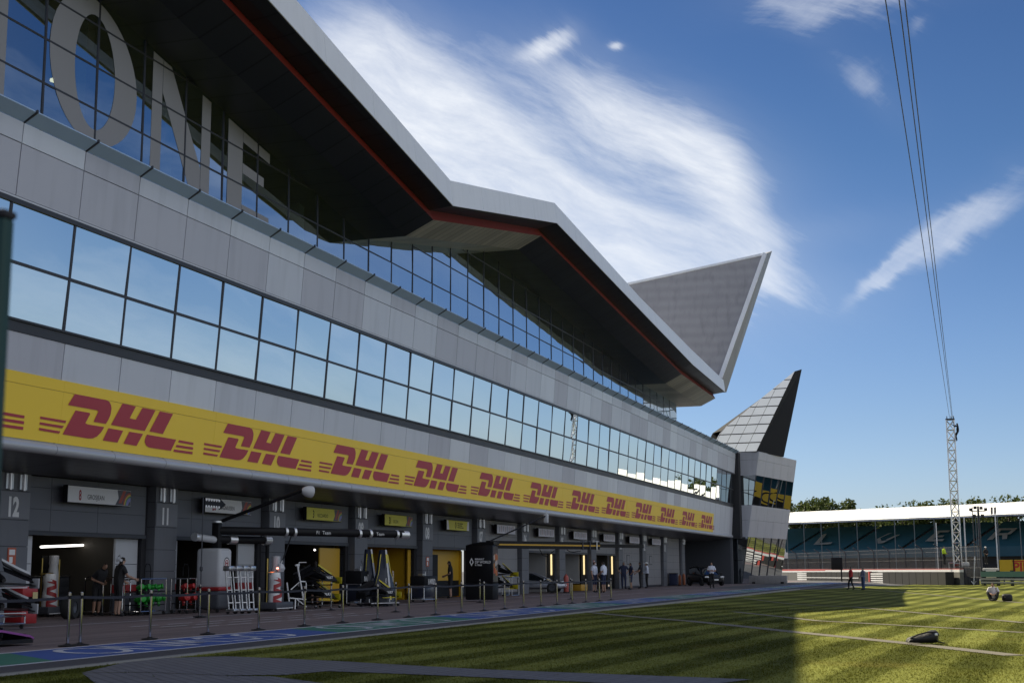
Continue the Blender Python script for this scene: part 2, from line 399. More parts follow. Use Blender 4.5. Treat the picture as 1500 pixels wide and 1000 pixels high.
for k in range(1, 5): jpane(mb, [(XW-(k-1)*2.6, 126.38, 12.4), (XW-k*2.6+.05, 126.38, 12.4), (XW-k*2.6+.05, 126.38, 16.5), (XW-(k-1)*2.6, 126.38, 16.5)], .0)
mb.build('end_glazing', M['cwin'], B)
mb = MB()
for y in CY[::2]: mb.box((-27.3, y+.55, 12.4), (-26.75, y+1.05, 21.5))
mb.build('interior_column', mat('pale_green_column', (0.42, 0.46, 0.42), .6), B)
mb = MB(); mb.box((-39.5, 6, 12.2), (-25.9, 126.3, 12.41)); mb.box((-38.3, 6, 12.4), (-38.0, 126.3, 24)); mb.box((-31, 8, 16.2), (-28.4, 124, 16.45)); mb.build('interior_floor', mat('interior_dark', (0.05, 0.055, 0.055), .7), B)
ml = MB()
for (px, py) in ((82, 118), (238, 237), (113, 126)):
    c = atX(px, py, -28.6); ml.lathe([(0.001, .02), (.2, .02), (.2, -.03), (.001, -.03)], 12, 0, c)
ml.build('interior_lamp', emit('interior_lamp_glow', (1, .85, .55), 2.2), B)
# ---- the giant letters on the glass, shaped to the sloping roof
M['letter'] = mat('letter_film', (0.30, 0.30, 0.325), .6, 0, .03)
ZB0 = 14.45
def lety(px, py=130): return atX(px, py, XW).y
def letter(polys, ya, yb):
    mb = MB()
    def fn(s, t):
        y = ya+(yb-ya)*s; return V(XW+.008, y, ZB0+(rk(y, 1)-.10-ZB0)*t)
    for P in polys:
        i = len(mb.v); n = len(P)
        if isinstance(P[0][0], tuple):      # list of quads
            for qd in P: mb.face([fn(*c) for c in qd])
        else: mb.poly2(P, fn)
    return mb.build('letter', M['letter'], B)
def ring(n=40, ti=0.27, tz=0.105):
    out = []
    for i in range(n):
        a0, a1 = 2*math.pi*i/n, 2*math.pi*(i+1)/n
        o = lambda a: (.5+.5*math.cos(a), .5+.5*math.sin(a)); q_ = lambda a: (.5+(.5-ti)*math.cos(a), .5+(.5-tz)*math.sin(a))
        out.append((o(a0), o(a1), q_(a1), q_(a0)))
    return out
yT = lety(10, 60); letter([[(.40, 0), (.60, 0), (.60, 1), (.40, 1)], [(0, .88), (.395, .88), (.395, 1), (0, 1)], [(.605, .88), (1, .88), (1, 1), (.605, 1)]], yT-2.3, yT+1.5)
letter([ring()], lety(70, 120), lety(201, 120))
letter([[(0, 0), (.16, 0), (.16, 1), (0, 1)], [(.84, 0), (1, 0), (1, 1), (.84, 1)], [(.165, .72), (.66, 0), (.835, 0), (.835, .26), (.30, 1), (.165, 1)]], lety(222, 160), lety(308, 200))
letter([[(0, 0), (.34, 0), (.34, 1), (0, 1)], [(.345, 0), (1, 0), (1, .13), (.345, .13)], [(.345, .50), (.86, .50), (.86, .62), (.345, .62)], [(.345, .87), (1, .87), (1, 1), (.345, 1)]], lety(333, 245), lety(394, 280))
yo = lety(70, 120)-.9-4.2; 
for nm, P in (('S', [[(0, 0), (1, 0), (1, .13), (0, .13)], [(0, .45), (1, .45), (1, .58), (0, .58)], [(0, .87), (1, .87), (1, 1), (0, 1)], [(.68, .135), (1, .135), (1, .445), (.68, .445)], [(0, .585), (.32, .585), (.32, .865), (0, .865)]]),): letter(P, yT-6.4, yT-3.2)

# ---- bullnose, underside, garages
mb = MB()
for a, b in zip(ys, ys[1:]):
    mb.tube([(fx(4.52, -.02), a+.012, 4.50), (fx(4.52, -.02), b-.012, 4.50)], .15, 12)
mb.build('bullnose', M['nose'], B)
mb = MB(); x1 = fx(4.4, -.04)
N = 6
for i in range(N):
    xa, xb = x1+(-25.5-x1)*i/N, x1+(-25.5-x1)*(i+1)/N
    za, zb = 4.38+(4.08-4.38)*i/N, 4.38+(4.08-4.38)*(i+1)/N
    for k in range(-5, 13):
        ya, yb = max(Y0F, PK(k)), min(138.6, PK(k+1))
        if yb > ya: mb.face([(xa-.008, ya+.012, za), (xa-.008, yb-.012, za), (xb+.008, yb-.012, zb), (xb+.008, ya+.012, zb)])
mb.face([(-25.5, 127.1, 4.08), (-25.5, 138.6, 4.08), (-31.5, 138.6, 4.0), (-31.5, 127.1, 4.0)])
mb.build('underside', M['under'], B)
MB().face([(x1, Y0F, 4.46), (x1, 138.6, 4.46), (-31.5, 138.6, 4.46), (-31.5, Y0F, 4.46)]).build('underside_backing', M['gap'], B)
NUM = {-4: '15', -3: '14', -2: '13', -1: '12', 0: '11', 1: '10', 2: '09', 3: '08', 4: '07', 5: '06', 6: '05', 7: '04', 8: '03', 9: '02', 10: '01'}
for k in range(-4, 12):
    y = PK(k); w = 1.33; mb = MB()
    for z0, z1 in ((0, .70), (.715, 1.36), (1.375, 2.05), (2.065, 2.78), (2.795, 3.58), (3.595, 4.09)):
        mb.box((-26.3, y, z0), (XW+.05, y+w, z1), 0)
    mb.box((-26.28, y+.01, 0), (XW+.02, y+w-.01, 4.08), 1)
    p = mb.build('pillar', [M['pillar'], M['gap']], B)
    if k in NUM:
        mb = MB(); mb.box((XW+.052, y+.02, 2.82), (XW+.072, y+w-.02, 3.56), 0)
        mb.text(NUM[k], .72, lambda a, b: V(XW+.077, y+.56+a, 2.90+b), 1, sx=.74, bold=.035)
        mb.build('number_plaque', [M['plaque'], M['paint_w']], p)
    for dy in (.35, .95): MB().tube([(XW+.12, y+dy, 3.60), (XW+.12, y+dy, 4.06)], .045, 8).box((XW+.05, y+dy-.16, 3.63), (XW+.10, y+dy+.16, 4.05)).build('wall_light', [M['steel']], p)
    if k in (-1, 3, 7):
        MB().box((XW+.052, y+.45, 1.55), (XW+.072, y+.80, 2.02)).box((XW+.0725, y+.5, 1.82), (XW+.076, y+.75, 1.97), 1).box((XW+.0725, y+.52, 1.60), (XW+.076, y+.66, 1.77), 1).build('fire_notice', [mat('notice_red', (.45, .10, .05), .5), M['paint_w']], p)
M['wallY'] = mat('yellow_screen', (0.62, 0.36, 0.02), 0.4, 0, 0.06, 1.2)
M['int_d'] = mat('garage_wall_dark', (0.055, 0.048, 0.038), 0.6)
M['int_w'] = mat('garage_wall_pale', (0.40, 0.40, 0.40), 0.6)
M['shutl'] = mat('shutter_pale', (0.24, 0.235, 0.245), 0.5, 0.1, 0.08, 1.2)
HEAD = 2.40
mr = MB()
for k in range(-4, 11):
    a, b = PK(k)+1.33, PK(k+1)-.27
    closed = k in (4, 8, 9, 10)
    mb = MB(); z = 0.02 if closed else HEAD
    sm = 0 if k < 4 else 1
    n = 3 if not closed else 3
    cols = [a, a+1.25, a+3.6, b]
    zz = z+.12
    while zz < 4.08:
        z2 = min(4.08, zz+.62)
        for c0, c1 in zip(cols, cols[1:]): mb.box((-25.82, c0+.008, zz+.005), (-25.75, c1-.008, z2-.005), sm)
        zz = z2
    mb.box((-25.81, a, z), (-25.78, b, 4.08), 2); mb.box((-25.84, a, z), (-25.70, b, z+.11), 3)
    mb.box((-25.95, PK(k+1)-.27, 0), (-25.86, PK(k+1), 4.08), 2)
    d = mb.build('garage_door', [M['shutter'], M['shutl'], M['gap'], M['frame']], B)
    if k in (8, 9): MB().box((-25.745, a+1.9, 1.75), (-25.735, a+2.9, 2.5)).box((-25.734, a+2.0, 1.83), (-25.73, a+2.8, 2.42), 1).build('door_window', [M['dgrey'], M['shutl']], d)
    if not closed:
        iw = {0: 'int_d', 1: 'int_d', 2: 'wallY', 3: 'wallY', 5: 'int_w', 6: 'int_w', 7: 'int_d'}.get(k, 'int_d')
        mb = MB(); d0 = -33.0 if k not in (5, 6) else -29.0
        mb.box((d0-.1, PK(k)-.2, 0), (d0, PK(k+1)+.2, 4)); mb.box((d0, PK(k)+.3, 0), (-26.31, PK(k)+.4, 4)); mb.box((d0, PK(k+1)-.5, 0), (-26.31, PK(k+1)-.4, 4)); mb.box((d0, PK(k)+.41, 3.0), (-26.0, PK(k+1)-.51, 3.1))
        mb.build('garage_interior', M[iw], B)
def liner(y0, y1, z0, z1, m, x=-26.0, name='garage_liner'): return MB().box((x-.05, y0, z0), (x, y1, z1)).build(name, m, B)
# first two garages: pale liners with a red band
for k in (-1, 0):
    for y0, y1 in ((PK(k)+1.35, PK(k)+2.1), (PK(k+1)-1.55, PK(k+1)-.3)):
        mb = MB(); mb.box((-26.05, y0, .95), (-25.98, y1, 2.38), 0); mb.box((-26.05, y0, .70), (-25.98, y1, .948), 1); mb.box((-26.05, y0, 0.02), (-25.98, y1, .698), 2)
        mb.box((-25.979, y0+.02, 1.58), (-25.976, y1-.02, 1.60), 2)
        mb.build('garage_liner', [M['grey_w'], M['redp'], M['dgrey']], B)
mb = MB(); mb.tube([atX(60, 800.5, -26.9), atX(158, 796.5, -28.6)], .035, 8); mb.box((-29.6, PK(0)-3.0, 2.2), (-29.5, PK(0)-2.1, 2.24)); mb.box((-29, PK(-1)+1.8, 2.42), (-28.9, PK(-1)+3, 2.46)); mb.build('ceiling_light', M['glow'], B)
mb = MB(); mb.box((-27.6, PK(0)+1.5, 2.19), (-27.5, PK(0)+1.9, 2.23)); mb.lathe([(.001, .05), (.06, 0), (.001, -.05)], 8, 0, atX(461, 805, -27)); mb.build('ceiling_light', M['glow'], B)
liner(PK(2)-2.5, PK(2)-.55, .1, 2.3, M['wallY']); liner(atX(585, 800, -27.2).y, atX(618, 800, -27.2).y, .8, 2.3, M['wallY'], -27.2); liner(PK(3)-.75, PK(3)-.4, .3, 2.35, M['wallY'])
liner(PK(1)+2.2, PK(1)+5.0, 2.0, 2.2, M['wallY'], -28.5); liner(PK(1)+2.6, PK(1)+4.8, 1.3, 2.1, M['grey_w'], -29.5)
liner(PK(3)+1.36, PK(4)-.02, .85, 2.38, M['wallY'], -26.4); liner(PK(3)+1.36, PK(4)-.02, .05, .848, M['black'], -26.4)
MB().box((-26.38, PK(3)+3.15, .05), (-26.3, PK(3)+4.0, 2.15)).build('inner_door', M['black'], B)
mb = MB()
for px in (592, 599): y = atX(px, 800, -27.14).y; mb.box((-27.14, y, .95), (-27.1, y+.35, 2.25))
mb.build('glow_strip', M['glowy'], B)
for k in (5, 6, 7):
    MB().bbox((-26.02, PK(k+1)-.50, 1.05), (-25.92, PK(k+1)-.40, 2.35), .03).build('glow_strip', emit('door_edge_glow_%d' % k, (1.0, .78, .38), .75), B)  # glowing bars stand in for light caught on glossy door edges, no lamps
# recess beyond the last garage
mb = MB()
zz = 0
while zz < 4.0:
    for c0, c1 in ((127.3, 131), (131, 134.8), (134.8, 138.5)): mb.box((-31.1, c0+.01, zz+.01), (-31.0, c1-.01, min(4.05, zz+.95)-.01))
    zz += .95
mb.box((-31.2, 127.1, 0), (-31.12, 139, 4.05)); mb.box((-31.0, 126.9, 0), (-25.6, 127.15, 4.1)); mb.box((-36, 138.55, 0), (-22.9, 138.75, 4.4))
mb.build('recess_wall', M['shutter'], B)
MB().box((-31, 138.50, 0.02), (-23.1, 138.54, 4.3)).build('recess_end_panel', M['dgrey'], B)
MB().lathe([(.001, .1), (.12, .06), (.14, -.04), (.001, -.1)], 10, 0, atX(1000, 793, -25.3)).build('wall_lamp', M['grey_w'], B)

# ---- leaning end tower
TX0, TL = -22.32, 0.163
def tx(y, z): return TX0+(y-140)*.158*(1 if z < 99 else 1)+TL*z
def tq(mb, y0, y1, z0, z1, o=0.0, mi=0):
    mb.prism([(tx(y0, z0)+o, y0, z0), (tx(y1, z0)+o, y1, z0), (tx(y1, z1)+o, y1, z1), (tx(y0, z1)+o, y0, z1)], V(-.06, .0, 0), mi)
TY = [140.0, 142.6, 145.2, 147.8, 150.4, 153.0]
mb = MB()
for z0, z1 in ((11.97, 12.75), (10.45, 11.95), (6.12, 7.55), (4.48, 6.10)):
    for y0, y1 in zip(TY, TY[1:]):
        tq(mb, y0+.012, y1-.012, z0, z1, 0, 0)
    mb.prism([(fx(z0, -.6), 139.9, z0), (tx(140, z0)-.0, 139.9, z0), (tx(140, z1), 139.9, z1), (fx(z1, -.6), 139.9, z1)], V(0, -.06, 0), 1)
mb.prism([(-40, 139.95, 0.0), (tx(140, 0)-.2, 139.95, 0), (tx(140, 12.7)-.2, 139.95, 12.7), (-40, 139.95, 12.7)], V(0, .05, 0), 2)
mb.face([(-40, 139.9, 12.72), (tx(140, 12.7), 139.9, 12.72), (tx(153, 12.7), 153, 12.72), (-40, 153, 12.72)], 1)
mb.prism([(tx(153, 0)-.1, 153, 0), (tx(153, 12.74)-.1, 153, 12.74), (-40, 153, 12.74), (-40, 153, 0)], V(0, .06, 0), 1)
mb.box((-23.15, 138.62, 4.3), (-22.1, 139.84, 12.6), 2)
tw = mb.build('end_tower', [M['clad2'], M['clad2'], M['gap']], B)
for z0, z1 in ((7.55, 10.45), (0.0, 4.48)):
    for y0, y1 in zip(TY, TY[1:]):
        mf = MB(); tq(mf, y0-.03, y0+.03, z0, z1, .03); w = mf.build('tower_window', M['frame'], tw)
        mg = MB()
        for za, zb in (((z0, (z0+z1)/2), ((z0+z1)/2, z1))):
            jpane(mg, [(tx(y0, za)-.03, y0, za), (tx(y1, za)-.03, y1, za), (tx(y1, zb)-.03, y1, zb), (tx(y0, zb)-.03, y0, zb)], .012)
        mg.build('pane', M['twin'], w)
    zm = (z0+z1)/2
    for za, zb in ((z0, zm-.02), (zm+.02, z1)):
        mg = MB().face([(fx(za, -.1), 139.86, za), (tx(140, za), 139.80, za), (tx(140, zb), 139.80, zb), (fx(zb, -.1), 139.86, zb)])
        mg.build('tower_window', M['twin'], tw)
# black and glass fin on the tower
A_ = atY(1108, 660, 139.6); A_.z = 12.7; Bt = atY(1164.5, 543.5, 147); Cc = atY(1056, 631, 142);  Tt = atY(1174.5, 540.5, 150); Rr = atY(1148, 669, 147.6)
_n = (Bt-A_).cross(Cc-A_); _r = ray(1043, 657); Dd = C0+_r*((A_-C0).dot(_n)/_r.dot(_n))
mb = MB(); mb.face([A_, Bt, Tt, Rr], 1)
bk = V(-1.2, 2.0, 0)
mb.face([Dd, Cc, Bt, A_], 2); mb.face([Cc, Cc+bk, Tt, Bt], 1); mb.face([Dd+bk, Rr, Tt, Cc+bk], 1)
fin = mb.build('roof_fin', [M['clad3'], mat('fin_black', (.012, .012, .015), .7, 0, .2, spec=.15), M['gap']], B)
def onface(px, py):   # point of the glass face
    n = (Bt-A_).cross(Cc-A_); r = ray(px, py); return C0+r*((A_-C0).dot(n)/r.dot(n))
mb = MB(); nn = (Bt-A_).cross(Cc-A_).normalized()
if nn.y > 0: nn = -nn
rows = 9; H = Bt.z-12.7
for i in range(rows):
    t0, t1 = i/rows+.006, (i+1)/rows-.006
    def edges(t):
        z = 12.7+H*t; rr = A_.lerp(Bt, t)
        if z < Cc.z: u = (z-Dd.z)/(Cc.z-Dd.z); ll = Dd.lerp(Cc, u)
        else: ll = Cc.lerp(Bt, (z-Cc.z)/(Bt.z-Cc.z))
        return ll, rr
    (l0, r0), (l1, r1) = edges(t0), edges(t1)
    w0 = (r0-l0).length; w1 = (r1-l1).length; c = 0.0
    while c < w0-.05:
        c2 = c+1.15
        f0a, f0b = min(1, (c+.02)/max(w0, .01)), min(1, (c2-.02)/max(w0, .01)); f1a, f1b = min(1, (c+.02)/max(w1, .01)), min(1, (c2-.02)/max(w1, .01))
        mb.face([r0.lerp(l0, f0a)+nn*.03, r0.lerp(l0, f0b)+nn*.03, r1.lerp(l1, f1b)+nn*.03, r1.lerp(l1, f1a)+nn*.03]); c = c2
mb.build('fin_panel', mat('fin_glass_panel', (.50, .56, .66), .42, .0, .08, .8), fin)

# ================================================================== BANNER AND NAME BOARDS
bn = thing('banner', 'long yellow banner repeating a dark red three letter logo along the building front', 'banner', (-22.8, 60, 4.7))
mb = MB(); yy = Y0F
M['byel'] = mat('banner_yellow', (0.93, 0.64, 0.045), 0.45, 0, 0.05, .5, bump=.6, bscale=.9); M['bred'] = mat('banner_red', (0.42, 0.04, 0.06), 0.5, 0, 0.04)
while yy < 128.0:
    y2 = min(yy+7.905, 128.1); o = rnd.uniform(.03, .036)
    fbox(mb, yy, y2-.004, ZBB+.04, 6.02, .012, o); fbox(mb, yy, y2-.004, 6.03, ZBT, .012, o+.004); yy = y2
mb.build('banner_sheet', M['byel'], bn)
LG = [[(235,248),(425,280),(418,298),(233,266)], [(231,290),(408,318),(395,336),(229,308)], [(227,331),(382,357),(372,374),(226,350)],
 [(488,84),(715,128),(740,140),(753,165),(757,190),(750,235),(735,270),(715,303),(625,288),(660,212),(650,203),(437,165)],
 [(493,204),(595,222),(600,232),(565,297),(580,306),(704,326),(680,365),(650,395),(620,409),(590,410),(398,379)],
 [(838,154),(935,175),(890,262),(935,272),(985,185),(1080,203),(1000,355),(753,310)], [(735,334),(842,353),(800,440),(692,424)], [(888,360),(988,376),(940,464),(844,447)],
 [(1112,211),(1208,230),(1133,377),(1035,358)], [(1018,381),(1231,418),(1192,500),(1030,475),(1010,460),(1000,435),(1005,405)],
 [(1253,421),(1358,440),(1356,457),(1245,438)], [(1234,456),(1356,474),(1354,492),(1226,472)], [(1216,489),(1352,508),(1350,526),(1210,506)]]
LG = [[(lambda p: (p.y, p.z))(atF(10+x/5, 560+y/5)) for x, y in P] for P in LG]
lo = None
for n in range(-2, 12):
    mb = MB()
    for P in LG: mb.poly2([(y+8.2*n, z) for y, z in P], lambda y, z: V(fx(z, .046), y, z))
    mb.build('logo', M['bred'], bn)
def board(k, label, txt, num, bg, ncol, art=True):
    y0 = PK(k)+2.85; t = thing('name_board', label, 'sign', (-25.5, y0+1.65, 3.6), 'driver name boards over the garage doors')
    mb = MB().bbox((-25.56, y0, 3.36), (-25.40, y0+3.3, 3.88), .02); mb.build('board_case', M['black'], t)
    mb = MB().box((-25.398, y0+.02, 3.38), (-25.392, y0+3.28, 3.86)); f = mb.build('board_face', bg, t)
    if num: MB().text(num, .42, lambda a, b: V(-25.388, y0+.62+a, 3.46+b), 0, sx=.62, bold=.012).build('board_number', [ncol], f)
    if txt: MB().text(txt, .20, lambda a, b: V(-25.388, y0+.98+a, 3.50+b), 0, align='LEFT', sx=.92).build('board_lettering', [M['black']], f)
    if art:
        mb = MB()
        mb.face([(-25.389, y0+2.45, 3.39), (-25.389, y0+3.27, 3.39), (-25.389, y0+3.27, 3.85), (-25.389, y0+2.55, 3.85), (-25.389, y0+2.62, 3.6)], 0)
        mb.face([(-25.386, y0+2.62, 3.45), (-25.386, y0+2.78, 3.45), (-25.386, y0+3.02, 3.84), (-25.386, y0+2.86, 3.84)], 1)
        for r0, r1, mi in ((.40, .34, 1), (.34, .29, 2), (.29, .24, 3), (.24, .12, 4)):
            n = 10
            for i in range(n):
                a0, a1 = math.pi/2+math.pi/2*i/n, math.pi/2+math.pi/2*(i+1)/n
                mb.face([(-25.385, y0+3.27+r*math.cos(a), 3.40+r*math.sin(a)) for r, a in ((r0, a0), (r0, a1), (r1, a1), (r1, a0))], mi)
        mb.build('board_picture', [mat('picture_slate', (.10, .10, .12), .5), mat('picture_red', (.4, .08, .06), .5), mat('picture_yellow', (.6, .45, .08), .5), mat('picture_green', (.1, .3, .12), .5), mat('picture_blue', (.25, .25, .55), .5)], f)
    return t
W_, Yb = M['paint_w'], mat('board_yellow', (.66, .60, .04), .45)
pale = mat('board_lilac', (.72, .70, .78), .45)
board(-1, 'white name board lettered GROSJEAN with a red 8, rainbow picture at its end', 'GROSJEAN', '8', W_, M['redp'])
board(0, 'white name board lettered MAGNUSSEN partly hidden behind a black arrow sign', 'MAGNUSSEN', '20', W_, M['redp'])
board(1, 'yellow name board lettered RICCIARDO with a black 3', 'RICCIARDO', '3', Yb, M['black'])
board(2, 'yellow name board lettered OCON with a black 31', 'OCON', '31', Yb, M['black'])
t = board(3, 'yellow name board with pale ends and a diamond emblem, over the yellow garage', None, None, Yb, M['black'], False)
mb = MB(); y0 = PK(3)+2.85
for s_ in (0, 1):
    yb = y0+.02 if s_ == 0 else y0+3.28; d = .35 if s_ == 0 else -.35
    MB().face([(-25.389, yb, 3.39), (-25.389, yb+d, 3.39), (-25.389, yb+d*.6, 3.85), (-25.389, yb, 3.85)], 0).build('board_end', [pale], t)
for a, b in (((0, .2), (.12, 0)), ((.12, 0), (0, -.2)), ((0, -.2), (-.12, 0)), ((-.12, 0), (0, .2))):
    mb.face([(-25.388, y0+1.3+a[0], 3.62+a[1]), (-25.388, y0+1.3+b[0], 3.62+b[1]), (-25.388, y0+1.3+b[0]*.55, 3.62+b[1]*.6), (-25.388, y0+1.3+a[0]*.55, 3.62+a[1]*.6)], 1)
for i, w in enumerate((.9, .7, .8)): mb.box((-25.389, y0+1.55, 3.50+.1*i), (-25.387, y0+1.55+w, 3.54+.1*i), 1)
mb.build('board_emblem', [pale, M['black']], t)
for i, k in enumerate(range(4, 10)):
    t = board(k, 'pale lilac name board, %s of the six lilac boards counting from the black cabinet' % ORD[i], None, None, pale, M['black'], False)
    y0 = PK(k)+2.85; mb = MB()
    for j in range(8): yy = y0+.35+j*.34; mb.box((-25.391, yy, 3.46+.02*(j % 3)), (-25.388, yy+.2, 3.76+.03*((j*5) % 3)), j % 2)
    mb.build('board_picture', [mat('lilac_mark', (.43, .42, .50), .5), mat('pink_mark', (.52, .45, .50), .5)], t)
# ================================================================== GROUND
def structure(o): o['kind'] = 'structure'; return o
def sheet(name, xs, ys, dz, m, skip=None):
    mb = MB(); nx, ny = len(xs), len(ys)
    vs = [V(x, y, gz(x, y)+dz) for x in xs for y in ys]
    fs = [(i*ny+j, (i+1)*ny+j, (i+1)*ny+j+1, i*ny+j+1) for i in range(nx-1) for j in range(ny-1)]
    mb.mesh(vs, fs, 0, True); return structure(mb.build(name, m))
def rng(a, b, st):
    n = max(1, int(round((b-a)/st))); return [a+(b-a)*i/n for i in range(n+1)]
def asphalt(name, col, joints=0.0):
    m = mat(name, col, 0.75, 0, 0.25, 0.7, bump=0.25, bscale=60); nt = m.node_tree; b = nt.nodes['Principled BSDF']
    g = nt.nodes.new('ShaderNodeNewGeometry'); n = nt.nodes.new('ShaderNodeTexNoise'); n.inputs['Scale'].default_value = 45; n.inputs['Detail'].default_value = 3
    mp = nt.nodes.new('ShaderNodeMapping'); nt.links.new(g.outputs['Position'], mp.inputs[0]); nt.links.new(mp.outputs[0], n.inputs['Vector'])
    n2 = nt.nodes.new('ShaderNodeTexNoise'); n2.inputs['Scale'].default_value = 1.0; n2.inputs['Detail'].default_value = 5
    mp2 = nt.nodes.new('ShaderNodeMapping'); mp2.inputs['Scale'].default_value = (1.6, .10, 1); nt.links.new(g.outputs['Position'], mp2.inputs[0]); nt.links.new(mp2.outputs[0], n2.inputs['Vector'])
    ad = nt.nodes.new('ShaderNodeMath'); ad.operation = 'ADD'; nt.links.new(n.outputs[0], ad.inputs[0]); nt.links.new(n2.outputs[0], ad.inputs[1])
    mr = nt.nodes.new('ShaderNodeMapRange'); mr.inputs[1].default_value = .6; mr.inputs[2].default_value = 1.4; mr.inputs[3].default_value = .45; mr.inputs[4].default_value = 1.45; nt.links.new(ad.outputs[0], mr.inputs[0])
    fac = mr.outputs[0]
    if joints:
        sx = nt.nodes.new('ShaderNodeSeparateXYZ'); nt.links.new(g.outputs['Position'], sx.inputs[0])
        d = nt.nodes.new('ShaderNodeMath'); d.operation = 'DIVIDE'; d.inputs[1].default_value = joints; nt.links.new(sx.outputs['X'], d.inputs[0])
        f = nt.nodes.new('ShaderNodeMath'); f.operation = 'FRACT'; nt.links.new(d.outputs[0], f.inputs[0])
        gt = nt.nodes.new('ShaderNodeMapRange'); gt.inputs[1].default_value = .0; gt.inputs[2].default_value = .05; gt.inputs[3].default_value = .55; gt.inputs[4].default_value = 1; nt.links.new(f.outputs[0], gt.inputs[0])
        mu = nt.nodes.new('ShaderNodeMath'); mu.operation = 'MULTIPLY'; nt.links.new(fac, mu.inputs[0]); nt.links.new(gt.outputs[0], mu.inputs[1]); fac = mu.outputs[0]
    src = b.inputs['Base Color'].links[0].from_socket
    mx = nt.nodes.new('ShaderNodeMix'); mx.data_type = 'RGBA'; mx.blend_type = 'MULTIPLY'; mx.inputs[0].default_value = 1
    nt.links.new(src, mx.inputs[6]); nt.links.new(fac, mx.inputs[7]); nt.links.new(mx.outputs[2], b.inputs['Base Color']); return m
M['asph'] = asphalt('asphalt', (0.075, 0.075, 0.082))
M['apron'] = asphalt('pit_apron', (0.165, 0.128, 0.132), 1.05)
M['asphd'] = asphalt('dark_asphalt', (0.052, 0.05, 0.058))
def grass_mat(name, hue=1.0, blade=False):
    m = bpy.data.materials.new(name); m.use_nodes = True; nt = m.node_tree; b = nt.nodes['Principled BSDF']; b.inputs['Roughness'].default_value = .9; b.inputs['Specular IOR Level'].default_value = .05
    L = nt.links.new; N = nt.nodes.new
    g = N('ShaderNodeNewGeometry'); sx = N('ShaderNodeSeparateXYZ'); L(g.outputs['Position'], sx.inputs[0])
    def math_(op, a, bb=None, c=None):
        n = N('ShaderNodeMath'); n.operation = op
        for i, v in enumerate((a, bb, c)):
            if v is None: continue
            if isinstance(v, (int, float)): n.inputs[i].default_value = v
            else: L(v, n.inputs[i])
        return n.outputs[0]
    wob = N('ShaderNodeTexNoise'); wob.inputs['Scale'].default_value = .5; L(g.outputs['Position'], wob.inputs['Vector'])
    xx = math_('ADD', math_('SUBTRACT', sx.outputs['X'], math_('MULTIPLY', sx.outputs['Y'], .071)), math_('MULTIPLY', wob.outputs[0], .12))
    s1 = math_('SINE', math_('MULTIPLY', xx, 2*math.pi/1.25))
    yy = math_('ADD', sx.outputs['Y'], math_('MULTIPLY', sx.outputs['X'], .55))
    s2 = math_('SINE', math_('MULTIPLY', yy, 2*math.pi/13.0))
    c1 = math_('MULTIPLY', math_('MINIMUM', math_('MAXIMUM', math_('MULTIPLY', s1, 2.5), -1), 1), .6)
    c2 = math_('MULTIPLY', math_('MINIMUM', math_('MAXIMUM', math_('MULTIPLY', s2, 2.5), -1), 1), .4)
    st = math_('ADD', math_('MULTIPLY', math_('ADD', c1, c2), .5), .5)
    n1 = N('ShaderNodeTexNoise'); n1.inputs['Scale'].default_value = 26; n1.inputs['Detail'].default_value = 5; n1.inputs['Roughness'].default_value = .7
    mp = N('ShaderNodeMapping'); mp.inputs['Scale'].default_value = (1, .35, 1); L(g.outputs['Position'], mp.inputs[0]); L(mp.outputs[0], n1.inputs['Vector'])
    n2 = N('ShaderNodeTexNoise'); n2.inputs['Scale'].default_value = .8; n2.inputs['Detail'].default_value = 6; L(g.outputs['Position'], n2.inputs['Vector'])
    fac = math_('ADD', math_('ADD', math_('MULTIPLY', st, .38), .26), math_('ADD', math_('MULTIPLY', math_('SUBTRACT', n1.outputs[0], .5), .6), math_('MULTIPLY', n2.outputs[0], .25)))
    cr = N('ShaderNodeValToRGB'); e = cr.color_ramp.elements
    e[0].position = .0; e[0].color = (.018*hue, .023, .004, 1); e[1].position = 1; e[1].color = (.30*hue, .30, .075, 1)
    m_ = cr.color_ramp.elements.new(.5); m_.color = (.075*hue, .080, .012, 1)
    L(fac, cr.inputs[0])
    dry = N('ShaderNodeTexNoise'); dry.inputs['Scale'].default_value = .33; dry.inputs['Detail'].default_value = 7; L(g.outputs['Position'], dry.inputs['Vector'])
    dm = N('ShaderNodeMapRange'); dm.inputs[1].default_value = .58; dm.inputs[2].default_value = .8; dm.inputs[4].default_value = .55; L(dry.outputs[0], dm.inputs[0])
    mx = N('ShaderNodeMix'); mx.data_type = 'RGBA'; L(dm.outputs[0], mx.inputs[0]); L(cr.outputs[0], mx.inputs[6]); mx.inputs[7].default_value = (.17, .135, .03, 1)
    L(mx.outputs[2], b.inputs['Base Color'])
    bp = N('ShaderNodeBump'); bp.inputs['Strength'].default_value = .35; bp.inputs['Distance'].default_value = .03; L(n1.outputs[0], bp.inputs['Height']); L(bp.outputs[0], b.inputs['Normal'])
    if blade:
        tr = N('ShaderNodeBsdfTranslucent'); L(mx.outputs[2], tr.inputs[0]); ms_ = N('ShaderNodeMixShader'); ms_.inputs[0].default_value = .5; L(b.outputs[0], ms_.inputs[1]); L(tr.outputs[0], ms_.inputs[2]); L(ms_.outputs[0], nt.nodes['Material Output'].inputs[0])
    return m
M['grass'] = grass_mat('mown_grass', 0.95); M['blade'] = grass_mat('grass_blade', 1.0, True)
